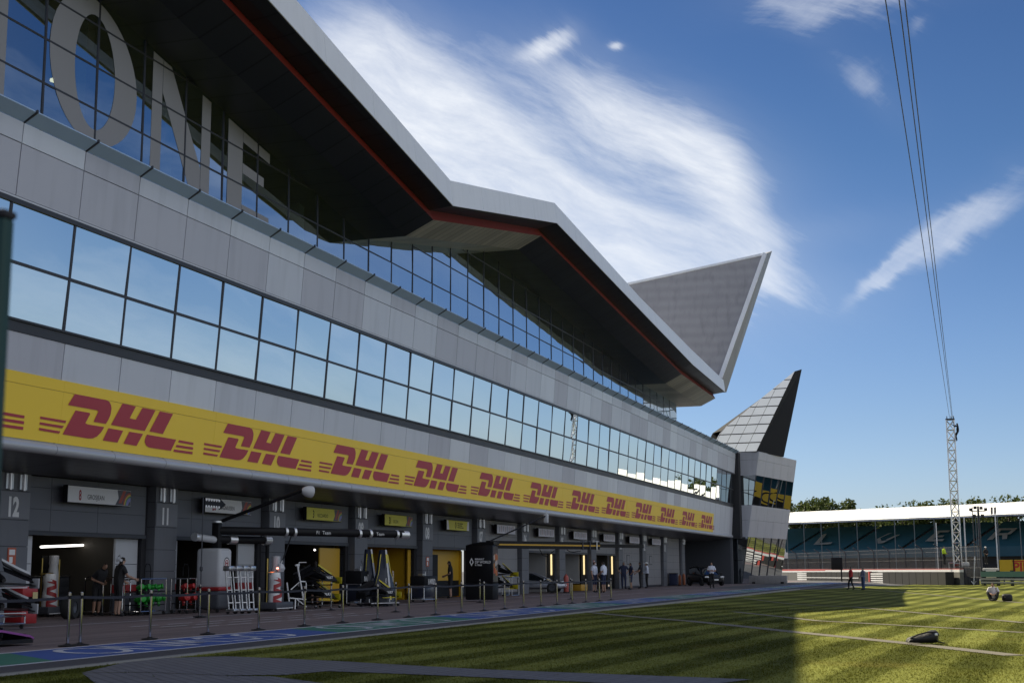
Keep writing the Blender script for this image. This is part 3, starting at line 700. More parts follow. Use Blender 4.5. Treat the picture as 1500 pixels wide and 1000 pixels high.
def brick_mat(name, c1, c2, mortar, scale, rot=0.0):
    m = mat(name, c1, .8, 0, .2, 2.0); nt = m.node_tree; b = nt.nodes['Principled BSDF']; L = nt.links.new
    g = nt.nodes.new('ShaderNodeNewGeometry'); mp = nt.nodes.new('ShaderNodeMapping'); mp.inputs['Rotation'].default_value = (0, 0, rot); L(g.outputs['Position'], mp.inputs[0])
    br = nt.nodes.new('ShaderNodeTexBrick'); br.inputs['Scale'].default_value = scale; br.inputs['Color1'].default_value = (*c1, 1); br.inputs['Color2'].default_value = (*c2, 1); br.inputs['Mortar'].default_value = (*mortar, 1)
    br.inputs['Mortar Size'].default_value = .03; L(mp.outputs[0], br.inputs['Vector'])
    src = b.inputs['Base Color'].links[0].from_socket
    mx = nt.nodes.new('ShaderNodeMix'); mx.data_type = 'RGBA'; mx.inputs[0].default_value = .65; L(src, mx.inputs[6]); L(br.outputs[0], mx.inputs[7]); L(mx.outputs[2], b.inputs['Base Color'])
    bp = nt.nodes.new('ShaderNodeBump'); bp.inputs['Strength'].default_value = .4; bp.inputs['Distance'].default_value = .01; L(br.outputs['Fac'], bp.inputs['Height']); bp.invert = True; L(bp.outputs[0], b.inputs['Normal'])
    return m
M['pavers'] = brick_mat('block_paving', (.15, .145, .155), (.115, .11, .125), (.05, .05, .05), 1.6, R(45))
M['slab'] = mat('path_slabs', (.155, .14, .105), .85, 0, .2, 2.0, bump=.2)
M['kerb'] = mat('kerb_concrete', (.24, .235, .22), .85, 0, .15, 2.0, bump=.2)
M['brickp'] = brick_mat('red_brick_path', (.10, .075, .06), (.08, .06, .05), (.06, .055, .05), 4.0)
sheet('ground', [-4000, -400, -60, -30]+rng(-16, -4, 1.0)+[0, 10, 40, 120, 500, 4000], [-4000, -200, 0, 20]+rng(30, 74, 4)+[90, 120, 160, 240, 500, 1200, 4000], -.03, M['asph'])
sheet('pit_lane', [-33, -12.15], [-20, 180], 0.0, M['apron'])
sheet('pit_exit_strip', [-13.30, -12.16], rng(-10, 150, 10), .004, M['asphd'])
# lawn up to its far edge
mb = MB(); xs = rng(-12.0, 34, 1.0)
def yfar(x): return 97+(42*sstep(-12, -9, x))+62*sstep(-9.5, -1, x)
ts = [i/60 for i in range(61)]
vs = []; fs = []
for x in xs:
    for t in ts:
        y = 8+(yfar(x)-8)*(t**1.5); vs.append(V(x, y, gz(x, y)+.012))
n = len(ts)
for i in range(len(xs)-1):
    for j in range(n-1): fs.append((i*n+j, (i+1)*n+j, (i+1)*n+j+1, i*n+j+1))
mb.mesh(vs, fs, 0, True); structure(mb.build('lawn', M['grass']))
mb = MB()
for y in rng(-10, 100, 2.0)[:-1]: mb.bbox((-12.17, y+.006, -.05), (-11.98, y+1.99, .035), .012)
structure(mb.build('kerb', M['kerb']))
def strip(name, pts, w, m, dz=.02):
    """a path laid on the lawn along ground points, w metres wide"""
    mb = MB(); P = []
    for (a, b) in zip(pts, pts[1:]):
        k = max(1, int((b-a).length/2)); P += [a.lerp(b, i/k) for i in range(k)]
    P.append(pts[-1]); Lf = []; Rt = []
    for i, p in enumerate(P):
        t = (P[min(i+1, len(P)-1)]-P[max(0, i-1)]); t.z = 0; t.normalize(); nn = V(-t.y, t.x, 0)*w/2
        for lst, q in ((Lf, p+nn), (Rt, p-nn)): lst.append(V(q.x, q.y, gz(q.x, q.y)+dz))
    for i in range(len(P)-1): mb.face([Lf[i], Lf[i+1], Rt[i+1], Rt[i]])
    return structure(mb.build(name, m))
def gp(*p): return [G(*q) for q in p]
strip('path', gp((863, 897), (1010, 910), (1162, 926), (1330, 943), (1487, 961)), .36, M['slab'])
strip('path', gp((1075, 896), (1197, 909.5), (1350, 918), (1500, 927)), .26, M['slab'])
strip('path', gp((1090, 876), (1253, 889), (1400, 903), (1500, 912.5)), .26, M['slab'])
strip('path', gp((1150, 866), (1205, 859.5), (1297, 865), (1400, 874), (1500, 883)), .28, M['slab'])
strip('brick_path', [V(.52, 8, 0), V(.75, 17, 0), V(2.3, 75, 0), V(3.7, 125, 0)], .62, M['brickp'], .022)
# block paving at the bottom of the picture
up = gp((205, 966), (330, 962.5), (420, 966), (500, 970), (600, 976), (700, 981.5), (850, 987.5), (1000, 993), (1100, 997))
lw = gp((120, 987), (215, 986), (330, 991), (420, 990), (480, 984.5), (600, 989), (760, 996), (900, 1003), (1010, 1008))
mb = MB()
for i in range(len(up)-1):
    mb.face([V(p.x, p.y, gz(p.x, p.y)+.022) for p in (up[i], up[i+1], lw[i+1], lw[i])])
structure(mb.build('block_paving', M['pavers']))
up2 = gp((120, 987), (215, 986), (330, 991), (400, 992)); lw2 = gp((150, 1010), (260, 1012), (400, 1010), (480, 1003))
mb = MB()
for i in range(3): mb.face([V(p.x, p.y, gz(p.x, p.y)+.018) for p in (up2[i], up2[i+1], lw2[i+1], lw2[i])])
structure(mb.build('block_paving', M['pavers']))
# pit lane paint
M['line'] = mat('worn_white_line', (.50, .51, .56), .7, 0, .25, 2.5)
M['pblue'] = mat('blue_ground_paint', (.018, .07, .30), .6, 0, .25, 1.2)
M['pgreen'] = mat('green_ground_paint', (.015, .15, .10), .6, 0, .25, 1.2)
mb = MB()
segs = [(-4, 0), (20.3, 1), (30.5, 0), (39.6, 1), (49.6, 0), (57.6, 1), (67.5, 0), (77, 1), (86.5, 0), (96, 1), (105.5, 0), (115, 1), (125, 0), (135, 1), (150, 0)]
for (a, c), (b, _) in zip(segs, segs[1:]):
    mb.face([(-15.45, a+.05, .005), (-15.45, b+.05, .005), (-13.43, b-1.55, .005), (-13.43, a-1.55, .005)], c)
structure(mb.build('painted_strip', [M['pgreen'], M['pblue']]))
mb = MB()
for x0, x1 in ((-15.58, -15.46), (-13.42, -13.30)): mb.face([(x0, -10, .006), (x1, -10, .006), (x1, 150, .006), (x0, 150, .006)])
def stroke(pts, w, cl=False):
    n = len(pts); k = n if cl else n-1
    for i in range(k):
        a, b = Vector(pts[i]), Vector(pts[(i+1) % n]); t = (b-a).normalized(); nn = Vector((-t.y, t.x))*w/2
        mb.face([(p.x, p.y, .009) for p in (a+nn, b+nn, b-nn, a-nn)])
for (a, c), (b, _) in zip(segs, segs[1:]):
    if a < 10 : a = b-8.5
    m0 = a+.6; k = 5; w = (b-a-2.6)/k
    for i in range(k):
        y0 = m0+w*i; y1 = y0+w*.82; x0, x1 = -15.2, -13.7; sl = -.9
        def P(u, v): return ((x1+(x0-x1)*v), y0+(y1-y0)*u+sl*(1-v)*.6)
        if i in (0, 4) : stroke([P(.5+.5*math.cos(q), .5+.5*math.sin(q)) for q in [2*math.pi*j/16 for j in range(16)]], .17, True)
        elif i == 1: stroke([P(0, 0), P(0, 1), P(1, 0), P(1, 1)], .17)
        elif i == 2: stroke([P(0, 0), P(.25, 1), P(.5, .2), P(.75, 1), P(1, 0)], .17)
        else: stroke([P(1, .9), P(.3, 1), P(.05, .72), P(.95, .3), P(.7, 0), P(0, .1)], .17)
structure(mb.build('painted_markings', M['line']))
mb = MB()
mb.face([(-22.35, 5, .004), (-22.24, 5, .004), (-22.24, 135, .004), (-22.35, 135, .004)])
mb.face([(-19.2, 66, .004), (-19.1, 66, .004), (-19.1, 84, .004), (-19.2, 84, .004)])
for i in range(7):
    for x in (-18.35, -19.25, -20.1): mb.face([(x, 31+i*1.7, .004), (x+.11, 31+i*1.7, .004), (x+.11, 32.25+i*1.7, .004), (x, 32.25+i*1.7, .004)])
structure(mb.build('painted_lines', M['line']))

# ================================================================== SKY, SUN, CAMERA
SD = V(-0.85, 0.525, 1.0).normalized()
W = bpy.data.worlds.new('World'); S.world = W; W.use_nodes = True
def sky():
    nt = W.node_tree; L = nt.links.new; N = nt.nodes.new
    bg = nt.nodes['Background']; sk = N('ShaderNodeTexSky'); sk.sky_type = 'NISHITA'; sk.sun_disc = False
    sk.sun_elevation = math.asin(SD.z); sk.sun_rotation = math.atan2(SD.x, SD.y); sk.altitude = 100; sk.air_density = 1.0; sk.dust_density = .6; sk.ozone_density = 2.2
    tc = N('ShaderNodeTexCoord'); sx = N('ShaderNodeSeparateXYZ'); L(tc.outputs['Generated'], sx.inputs[0])
    def mth(op, a, b=None, cl=False):
        n = N('ShaderNodeMath'); n.operation = op; n.use_clamp = cl
        for i, v in enumerate((a, b)):
            if v is None: continue
            if isinstance(v, (int, float)): n.inputs[i].default_value = v
            else: L(v, n.inputs[i])
        return n.outputs[0]
    az = mth('ARCTAN2', sx.outputs[0], sx.outputs[1]); el = mth('ARCSINE', sx.outputs[2])
    # streaky cirrus: noise in (azimuth, elevation), warped
    cv = N('ShaderNodeCombineXYZ'); L(az, cv.inputs[0]); L(el, cv.inputs[1])
    wn = N('ShaderNodeTexNoise'); wn.inputs['Scale'].default_value = 3.2; wn.inputs['Detail'].default_value = 3; L(cv.outputs[0], wn.inputs['Vector'])
    vm = N('ShaderNodeVectorMath'); vm.operation = 'MULTIPLY_ADD'; L(wn.outputs['Color'], vm.inputs[0]); vm.inputs[1].default_value = (.13, .13, 0); L(cv.outputs[0], vm.inputs[2])
    def cirrus(rot, sx_, sy_, seed, det=9, rough=.62):
        mp = N('ShaderNodeMapping'); mp.vector_type = 'TEXTURE'; mp.inputs['Rotation'].default_value = (0, 0, rot); mp.inputs['Scale'].default_value = (1/sx_, 1/sy_, 1); mp.inputs['Location'].default_value = (seed, seed*.7, 0)
        L(vm.outputs[0], mp.inputs[0]); n = N('ShaderNodeTexNoise'); n.inputs['Scale'].default_value = 1; n.inputs['Detail'].default_value = det; n.inputs['Roughness'].default_value = rough
        L(mp.outputs[0], n.inputs['Vector']); return n.outputs[0]
    n1 = cirrus(R(-28), 4.0, 15.0, 1.3); n2 = cirrus(R(33), 5.0, 22.0, 4.1); n3 = cirrus(R(-24), 9.0, 46.0, 2.2, 12, .70)
    wz = mth('SUBTRACT', wn.outputs[0], .5)
    azw = mth('ADD', az, mth('MULTIPLY', wz, .05)); elw = mth('ADD', el, mth('MULTIPLY', mth('SUBTRACT', n1, .5), .06))
    def blob(px, py, rx, ry, ang, gain):
        d = ray(px, py).normalized(); a0 = math.atan2(d.x, d.y); e0 = math.asin(d.z); k = 1/2083.0
        da = mth('SUBTRACT', azw, a0); de = mth('SUBTRACT', elw, e0); c, s = math.cos(R(ang)), math.sin(R(ang))
        u = mth('DIVIDE', mth('ADD', mth('MULTIPLY', da, c), mth('MULTIPLY', de, s)), rx*k); v = mth('DIVIDE', mth('SUBTRACT', mth('MULTIPLY', de, c), mth('MULTIPLY', da, s)), ry*k)
        r2_ = mth('ADD', mth('MULTIPLY', u, u), mth('MULTIPLY', v, v))
        return mth('MULTIPLY', mth('EXPONENT', mth('MULTIPLY', r2_, -1.0)), gain)
    def total(bl):
        t = bl[0]
        for b in bl[1:]: t = mth('ADD', t, b)
        return t
    A = total([blob(770, 310, 270, 90, -24, 1.6), blob(640, 215, 200, 95, -35, 1.25), blob(930, 370, 220, 60, -12, 1.1), blob(1065, 290, 50, 120, 25, .8), blob(570, 110, 150, 90, -40, .85), blob(880, 150, 220, 70, -25, .75), blob(980, 220, 150, 60, -25, .5), blob(800, 66, 40, 16, 15, .9), blob(902, 64, 14, 9, 20, .7), blob(700, 420, 300, 60, -10, .9), blob(1190, 345, 120, 30, 5, .25), blob(1050, 420, 150, 40, -10, .45)])
    Bb = total([blob(1385, 345, 130, 36, 31, 1.25), blob(1295, 402, 62, 11, 36, 1.2), blob(1430, 300, 90, 34, 25, .45), blob(1262, 112, 75, 26, -38, .85), blob(1210, 4, 150, 28, -4, 1.5), blob(1345, 52, 18, 9, 0, .6), blob(1175, 40, 40, 16, 0, .5), blob(1010, 125, 60, 18, 0, .25)])
    def feather(mask, nz, lo, k, g):
        mk = mth('MINIMUM', mask, 1.25)
        return mth('MULTIPLY', mth('MULTIPLY', mth('SUBTRACT', nz, mth('SUBTRACT', lo, mth('MULTIPLY', mk, .34))), g, True), mth('MULTIPLY', mk, k, True))
    nm = mth('ADD', mth('MULTIPLY', n1, .52), mth('MULTIPLY', n3, .48)); nb = mth('ADD', mth('MULTIPLY', n2, .55), mth('MULTIPLY', n3, .45))
    ca = mth('ADD', feather(A, nm, .665, 1.25, 2.3), mth('MULTIPLY', mth('MINIMUM', A, 1), .20)); cb = mth('ADD', feather(Bb, nb, .66, 1.0, 1.35), mth('MULTIPLY', mth('MINIMUM', Bb, 1), .04))
    # thin cirrus elsewhere in the sky, away from the view
    gen = cirrus(R(20), 2.0, 6.0, 9.0); up_ = mth('MULTIPLY', mth('SUBTRACT', mth('ABSOLUTE', mth('SUBTRACT', az, -.15)), .42), 4.0, True)
    cg = mth('MULTIPLY', mth('MULTIPLY', mth('MULTIPLY', mth('SUBTRACT', gen, .46), 2.6, True), up_), .6)
    cov = mth('MULTIPLY', mth('ADD', mth('ADD', ca, cb), cg), .88, True); cov = mth('MINIMUM', cov, .93)
    cr = N('ShaderNodeValToRGB'); e_ = cr.color_ramp.elements; e_[0].position = 0; e_[0].color = (.56, .645, .875, 1); e_[1].position = 1; e_[1].color = (.085, .165, .335, 1)
    q1 = cr.color_ramp.elements.new(.10); q1.color = (.445, .525, .69, 1); q2 = cr.color_ramp.elements.new(.28); q2.color = (.255, .37, .515, 1); q3 = cr.color_ramp.elements.new(.55); q3.color = (.12, .21, .37, 1)
    L(sx.outputs[2], cr.inputs[0])
    tn = N('ShaderNodeMix'); tn.data_type = 'RGBA'; tn.blend_type = 'MULTIPLY'; tn.inputs[0].default_value = 1; L(sk.outputs[0], tn.inputs[6]); L(cr.outputs[0], tn.inputs[7])
    def ss(v, a, b):
        r = N('ShaderNodeMapRange'); r.interpolation_type = 'SMOOTHSTEP'; r.inputs[1].default_value = a; r.inputs[2].default_value = b; L(v, r.inputs[0]); return r.outputs[0]
    fill_clouds = mth('MULTIPLY', mth('MULTIPLY', ss(az, .62, 1.1), mth('SUBTRACT', 1.0, ss(az, 2.7, 3.1))), mth('ADD', .55, mth('MULTIPLY', gen, .6)))  # bright cloud bank added out of view to lift the light on the facade
    cov = mth('MAXIMUM', cov, mth('MULTIPLY', mth('MINIMUM', fill_clouds, .9), .72))
    mx = N('ShaderNodeMix'); mx.data_type = 'RGBA'; L(cov, mx.inputs[0]); L(tn.outputs[2], mx.inputs[6]); mx.inputs[7].default_value = (CLOUD*.97, CLOUD, CLOUD*1.04, 1)
    L(mx.outputs[2], bg.inputs['Color']); bg.inputs['Strength'].default_value = SKY
SKY, CLOUD = 0.10, 6.6
sky()
sl = bpy.data.lights.new('sun', 'SUN'); sl.energy = 5.0; sl.angle = R(.4); sl.color = (1, .89, .66)
so = bpy.data.objects.new('sun', sl); COL.objects.link(so); so.rotation_euler = SD.to_track_quat('Z', 'Y').to_euler(); so.location = (-80, 60, 120)
cd = bpy.data.cameras.new('camera'); cam = bpy.data.objects.new('camera', cd); COL.objects.link(cam); S.camera = cam
cd.sensor_width = 36; cd.lens = F_PX/1500*36; cd.clip_end = 9000; cd.clip_start = .05
rt, upv, fw = AX @ V(1, 0, 0), AX @ V(0, 1, 0), AX @ V(0, 0, 1)
cam.matrix_world = Matrix(((rt.x, upv.x, -fw.x, 0), (rt.y, upv.y, -fw.y, 0), (rt.z, upv.z, -fw.z, HC), (0, 0, 0, 1)))
cd.dof.use_dof = True; cd.dof.focus_distance = 62; cd.dof.aperture_fstop = 4.0
S.view_settings.view_transform = 'Standard'; S.view_settings.look = 'None'; S.view_settings.gamma = 1; S.view_settings.exposure = 0.62
S.cycles.max_bounces = 6; S.cycles.transparent_max_bounces = 12
# ================================================================== PEOPLE
M['skin'] = mat('skin', (.42, .25, .18), .55, 0, .06)
M['skin2'] = mat('skin_tan', (.34, .19, .13), .55, 0, .06)
M['hair'] = mat('dark_hair', (.025, .018, .014), .7, 0, .3, 40)
M['hairg'] = mat('grey_hair', (.25, .24, .23), .7, 0, .2, 40)
M['shirt_w'] = mat('white_shirt', (.62, .66, .78), .7, 0, .05)
M['navy_c'] = mat('navy_cloth', (.02, .028, .07), .8, 0, .2)
M['black_c'] = mat('black_cloth', (.012, .012, .015), .8, 0, .2)
M['red_c'] = mat('red_cloth', (.40, .02, .025), .75, 0, .1)
M['blue_c'] = mat('blue_denim', (.05, .085, .20), .8, 0, .15)
M['grey_c'] = mat('grey_blue_shirt', (.17, .19, .27), .8, 0, .1)
M['hiv'] = mat('hi_vis_yellow', (.55, .75, .03), .7)
NODES = dict(pelvis=(0,0,.95,.130), belly=(0,0,1.08,.128), chest=(0,.01,1.28,.150), nbase=(0,.015,1.43,.080), neck=(0,0,1.50,.056), head=(0,-.015,1.60,.092), crown=(0,-.005,1.70,.068), nose=(0,-.118,1.585,.014),
  sho=(.17,.01,1.40,.068), elb=(.235,.03,1.13,.044), wri=(.25,-.05,.89,.030), pal=(.255,-.07,.81,.034), hip=(.09,0,.90,.092), kne=(.10,-.02,.50,.060), ank=(.10,.02,.09,.040), toe=(.115,-.15,.038,.034))
BONES = [('pelvis','belly'),('belly','chest'),('chest','nbase'),('nbase','neck'),('neck','head'),('head','crown'),('head','nose')]
SB = [('chest','sho'),('sho','elb'),('elb','wri'),('wri','pal'),('pelvis','hip'),('hip','kne'),('kne','ank'),('ank','toe')]
def person(label, loc, H, yaw, pose=None, top=None, legs=None, hair=None, shorts=False, longs=False, lean=0.0, skin=None, extra=None, bulk=1.0, group=None):
    pose = pose or {}; P = {}
    for k, (x, y, z, r) in NODES.items():
        if k in ('sho','elb','wri','pal','hip','kne','ank','toe'):
            for s, sg in (('_r', -1), ('_l', 1)): P[k+s] = [V(x*sg, y, z), r]
        else: P[k] = [V(x, y, z), r]
    for k, v in pose.items(): P[k][0] = V(*v)
    if lean:
        Rm = Matrix.Rotation(lean, 3, 'X'); pv = P['pelvis'][0].copy()
        for k in P:
            b = k.split('_')[0]
            if b in ('belly','chest','nbase','neck','head','crown','nose','sho') or (b in ('elb','wri','pal') and k not in pose): P[k][0] = pv+Rm @ (P[k][0]-pv)
    for s in ('_r', '_l'):
        if 'pal'+s not in pose: P['pal'+s][0] = P['wri'+s][0]+(P['wri'+s][0]-P['elb'+s][0]).normalized()*.085
    bones = list(BONES)+[(a if a in P else a+s, b+s) for s in ('_r', '_l') for a, b in SB]
    for s, sg in (('_r', -1), ('_l', 1)):     # five fingers
        d = (P['pal'+s][0]-P['wri'+s][0]).normalized(); sd = d.cross(V(1, 0, 0)).normalized() if abs(d.x) < .8 else V(0, 0, 1); cu = d.cross(sd)*sg
        for i, (o, l) in enumerate(((-.028, .075), (-.010, .085), (.010, .08), (.027, .062))):
            b = P['pal'+s][0]+d*.035+sd*o; P['f%da%s' % (i, s)] = [b, .0095]; P['f%db%s' % (i, s)] = [b+d*l*.7-cu*.02+sd*o*.2, .0075]
            bones += [('pal'+s, 'f%da%s' % (i, s)), ('f%da%s' % (i, s), 'f%db%s' % (i, s))]
        b = P['pal'+s][0]-sd*.045-d*.005; P['th'+s] = [b, .0105]; P['tt'+s] = [b+d*.045-sd*.018, .0085]; bones += [('pal'+s, 'th'+s), ('th'+s, 'tt'+s)]
    k_ = H/1.75; names = list(P); ix = {n: i for i, n in enumerate(names)}
    me = bpy.data.meshes.new('person_body'); me.from_pydata([P[n][0]*k_ for n in names], [(ix[a], ix[b]) for a, b in bones], [])
    ob = bpy.data.objects.new('person_body', me); COL.objects.link(ob)
    md = ob.modifiers.new('skin', 'SKIN'); sd_ = ob.modifiers.new('sub', 'SUBSURF'); sd_.levels = 1; sd_.render_levels = 1
    sv = me.skin_vertices[0].data
    for n in names:
        r = P[n][1]*k_; b = n.split('_')[0]
        w = bulk if b in ('pelvis','belly','chest') else 1.0
        sv[ix[n]].radius = (r*w*(1.22 if b in ('chest','belly','pelvis') else 1), r*w*(.86 if b in ('chest','pelvis') else 1))
        sv[ix[n]].use_root = (n == 'pelvis')
    dg = bpy.context.evaluated_depsgraph_get(); dg.update()
    nm = bpy.data.meshes.new_from_object(ob.evaluated_get(dg)); bpy.data.objects.remove(ob); bpy.data.meshes.remove(me)
    vs = [v.co.copy() for v in nm.vertices]; no = [v.normal.copy() for v in nm.vertices]; fs = [tuple(p.vertices) for p in nm.polygons]; bpy.data.meshes.remove(nm)
    def seg(p, a, b):
        ab = b-a; t = max(0, min(1, (p-a).dot(ab)/max(ab.length_squared, 1e-9))); return (p-(a+ab*t)).length, t
    reg = []
    B2 = [(a, b, P[a][0]*k_, P[b][0]*k_, (P[a][1]+P[b][1])/2*k_) for a, b in bones]
    for f in fs:
        c = sum((vs[i] for i in f), V(0, 0, 0))/len(f); best = None
        for a, b, pa, pb, rr in B2:
            d, t = seg(c, pa, pb); d -= rr
            if best is None or d < best[0]: best = (d, a.split('_')[0], b.split('_')[0], t)
        _, a, b, t = best
        if (a, b) in (('neck','head'),('head','crown'),('head','nose')): r = 'hair' if (c.z > P['head'][0].z*k_+.02 and c.y > P['head'][0].y*k_-.055 or c.y > P['head'][0].y*k_+.035) else 'skin'
        elif (a, b) == ('nbase','neck'): r = 'skin'
        elif (a, b) in (('pelvis','belly'),): r = 'top' if t > .15 else 'legs'
        elif a in ('belly','chest'): r = 'top'
        elif (a, b) == ('sho','elb'): r = 'top' if (t < .72 or longs) else 'skin'
        elif (a, b) == ('elb','wri'): r = 'top' if longs else 'skin'
        elif a == 'pelvis': r = 'legs'
        elif (a, b) == ('hip','kne'): r = 'legs'
        elif (a, b) == ('kne','ank'): r = ('legs' if t < .06 else 'skin') if shorts else ('legs' if t < .93 else 'shoe')
        elif (a, b) == ('ank','toe'): r = 'shoe'
        else: r = 'skin'
        reg.append(r)
    root = thing('person', label, 'person', loc, group); root.rotation_euler = (0, 0, yaw)
    def part(name, rs, m, inf):
        mb = MB(); used = {}; ff = []
        for f, r in zip(fs, reg):
            if r in rs or rs is None:
                ff.append(tuple(used.setdefault(i, len(used)) for i in f))
        if not ff: return None
        vv = [None]*len(used)
        for i, j in used.items(): vv[j] = vs[i]+no[i]*inf
        mb.mesh(vv, ff, 0, True); o = mb.build(name, m); o.parent = root; return o
    body = MB().mesh(vs, fs, 0, True).build('body', skin or M['skin']); body.parent = root
    part('shirt', ('top',), top or M['black_c'], .012*k_); part('shorts' if shorts else 'trousers', ('legs',), legs or M['black_c'], .014*k_)
    part('hair', ('hair',), hair or M['hair'], .014*k_); part('shoe', ('shoe',), M['black_c'], .012*k_)
    if extra: extra(root, k_)
    return root
HANDSDOWN = {}
FOLD = {'elb_r': (-.27, .0, 1.13), 'wri_r': (-.05, -.20, 1.17), 'elb_l': (.27, .0, 1.13), 'wri_l': (.06, -.22, 1.14)}
HIPS = {'elb_r': (-.36, .06, 1.16), 'wri_r': (-.19, -.02, 1.0), 'elb_l': (.36, .06, 1.16), 'wri_l': (.19, -.02, 1.0)}
FRONT = {'elb_r': (-.24, .0, 1.12), 'wri_r': (-.10, -.24, 1.02), 'elb_l': (.24, .0, 1.12), 'wri_l': (.10, -.24, 1.04)}
REACH = {'elb_r': (-.22, -.16, 1.15), 'wri_r': (-.16, -.40, 1.08), 'elb_l': (.23, -.05, 1.12), 'wri_l': (.20, -.28, 1.0)}
WALK = {'kne_r': (-.10, -.14, .52), 'ank_r': (-.10, -.16, .09), 'toe_r': (-.11, -.33, .045), 'kne_l': (.10, .02, .50), 'ank_l': (.10, .20, .12), 'toe_l': (.11, .06, .035), 'elb_r': (-.26, .10, 1.13), 'wri_r': (-.25, .08, .88), 'elb_l': (.26, -.02, 1.12), 'wri_l': (.22, -.18, .93)}
def pz(px, py, dz=0): p = G(px, py); return V(p.x, p.y, gz(p.x, p.y)+dz)
def headset(root, k_):
    mb = MB(); mb.tube([(-.1*k_, 0, 1.62*k_), (-.085*k_, .0, 1.70*k_), (0, 0, 1.745*k_), (.085*k_, 0, 1.70*k_), (.1*k_, 0, 1.62*k_)], .012, 6)
    for s in (-1, 1): mb.lathe([(.001, -.022), (.045, -.02), (.05, .0), (.045, .02), (.001, .022)], 10, 0, (0, 0, 0), Matrix.Translation((s*.108*k_, 0, 1.60*k_)) @ Matrix.Rotation(R(90), 4, 'Y'))
    o = mb.build('headset', M['grey_w']); o.parent = root
def facemask(root, k_):
    o = MB().bbox((-.055*k_, -.125*k_, 1.53*k_), (.055*k_, -.05*k_, 1.59*k_), .03*k_).build('face_mask', M['paint_w']); o.parent = root
def cap(m):
    def f(root, k_):
        mb = MB().lathe([(.105*k_, 1.655*k_), (.10*k_, 1.70*k_), (.07*k_, 1.745*k_), (.001, 1.76*k_)], 14, 0, (0, -.01*k_, 0)); mb.bbox((-.075*k_, -.215*k_, 1.652*k_), (.075*k_, -.09*k_, 1.668*k_), .006)
        o = mb.build('cap', m); o.parent = root
    return f
PX = {}
def pp(px, py, x): p = atX(px, py, x); return V(p.x, p.y, 0)
person('person in black bending inside the first garage, left of the one with headset', pp(141, 893, -26.3), 1.76, R(75), FRONT, M['black_c'], M['black_c'], shorts=True, lean=R(28), skin=M['skin2'])
person('person in black shorts with a pale headset, back turned, reaching into the first garage', pp(172, 890, -25.2), 1.86, R(150), REACH, M['black_c'], M['black_c'], shorts=True, lean=R(8), extra=headset)
person('person in black standing inside the dark garage with a yellow side panel', pp(461, 884, -25.9), 1.82, R(195), FRONT, M['black_c'], M['black_c'], shorts=True)
person('person in black with short hair facing the black door of the yellow garage', pp(660, 872, -25.0), 1.88, R(-75), FRONT, M['black_c'], M['black_c'], shorts=True, lean=R(4))
person('person in white shirt, dark shorts and face mask, left of the white shirted pair', pz(871, 867.5), 1.90, R(70), {}, M['shirt_w'], M['navy_c'], shorts=True, extra=facemask, bulk=1.25)
person('person in white shirt and dark shorts, right of the white shirted pair', pz(884.5, 867.5), 1.90, R(250), FRONT, M['shirt_w'], M['navy_c'], shorts=True, bulk=1.2)
person('person in navy with hands on hips beside the shutter, leftmost of the dark group', pz(914, 862), 1.98, R(20), HIPS, M['navy_c'], M['navy_c'])
person('person in navy shorts turned half away, elbow out, second of the dark group', pz(924.5, 862.5), 1.90, R(-60), HIPS, M['navy_c'], M['navy_c'], shorts=True)
person('person in black reaching forward between the navy pair and one in white', pz(938.5, 861.5), 1.98, R(-80), REACH, M['black_c'], M['black_c'])
person('person in white long sleeves, black trousers and pale cap by the closed shutters', pz(948, 861), 1.92, R(-70), FRONT, M['shirt_w'], M['black_c'], longs=True, extra=cap(M['paint_w']))
person('person in white shirt and black trousers standing in front of the parked black car', pz(1043, 861), 1.92, R(15), FOLD, M['shirt_w'], M['black_c'])
person('person in red top and dark trousers walking on the shaded lawn', pz(1247, 863.5), 1.72, R(-60), WALK, M['red_c'], M['black_c'], longs=True)
person('person in grey blue top and jeans standing on the shaded lawn', pz(1265, 864), 1.72, R(-50), FRONT, M['grey_c'], M['blue_c'], longs=True)
SIT = {'kne_r': (-.24, -.30, 1.22), 'ank_r': (-.10, -.42, .86), 'toe_r': (.02, -.52, .84), 'kne_l': (.24, -.30, 1.22), 'ank_l': (.12, -.40, .88), 'toe_l': (.0, -.5, .86), 'elb_r': (-.27, -.12, 1.18), 'wri_r': (-.08, -.36, 1.14), 'elb_l': (.27, -.12, 1.18), 'wri_l': (.08, -.36, 1.12)}
SIT = {k: (x, y, z-.0) for k, (x, y, z) in SIT.items()}
sp = pz(1456, 880.5, -.80)
person('person in pale shirt and cap sitting on the sunlit lawn with arms on knees', sp, 1.80, R(-8), SIT, mat('pale_lilac_shirt', (.78, .74, .82), .7), M['black_c'], lean=R(14), extra=None)
CL = {'elb_r': (-.22, -.22, 1.50), 'wri_r': (-.16, -.36, 1.74), 'elb_l': (.22, -.22, 1.38), 'wri_l': (.16, -.40, 1.52), 'kne_r': (-.12, -.26, .62), 'ank_r': (-.10, -.16, .22), 'toe_r': (-.10, -.32, .19), 'kne_l': (.12, -.18, .50), 'ank_l': (.10, -.1, .09), 'toe_l': (.1, -.27, .06)}
MX, MY = -2.35, 150.0
person('person in black climbing near the top of the silver truss mast', V(MX+.68, MY-.25, 13.95), 1.9, R(-90), CL, M['black_c'], M['black_c'], longs=True)
person('person in hi vis yellow jacket at the foot of the truss mast', V(-3.6, 149.0, 1.75), 1.8, R(60), FRONT, M['hiv'], M['black_c'], longs=True)
person('person in dark coat with pale cap standing behind the grey base right of the mast', V(.35, 156.0, 1.75), 1.8, R(20), FRONT, M['black_c'], M['black_c'], longs=True, extra=cap(M['paint_w']))

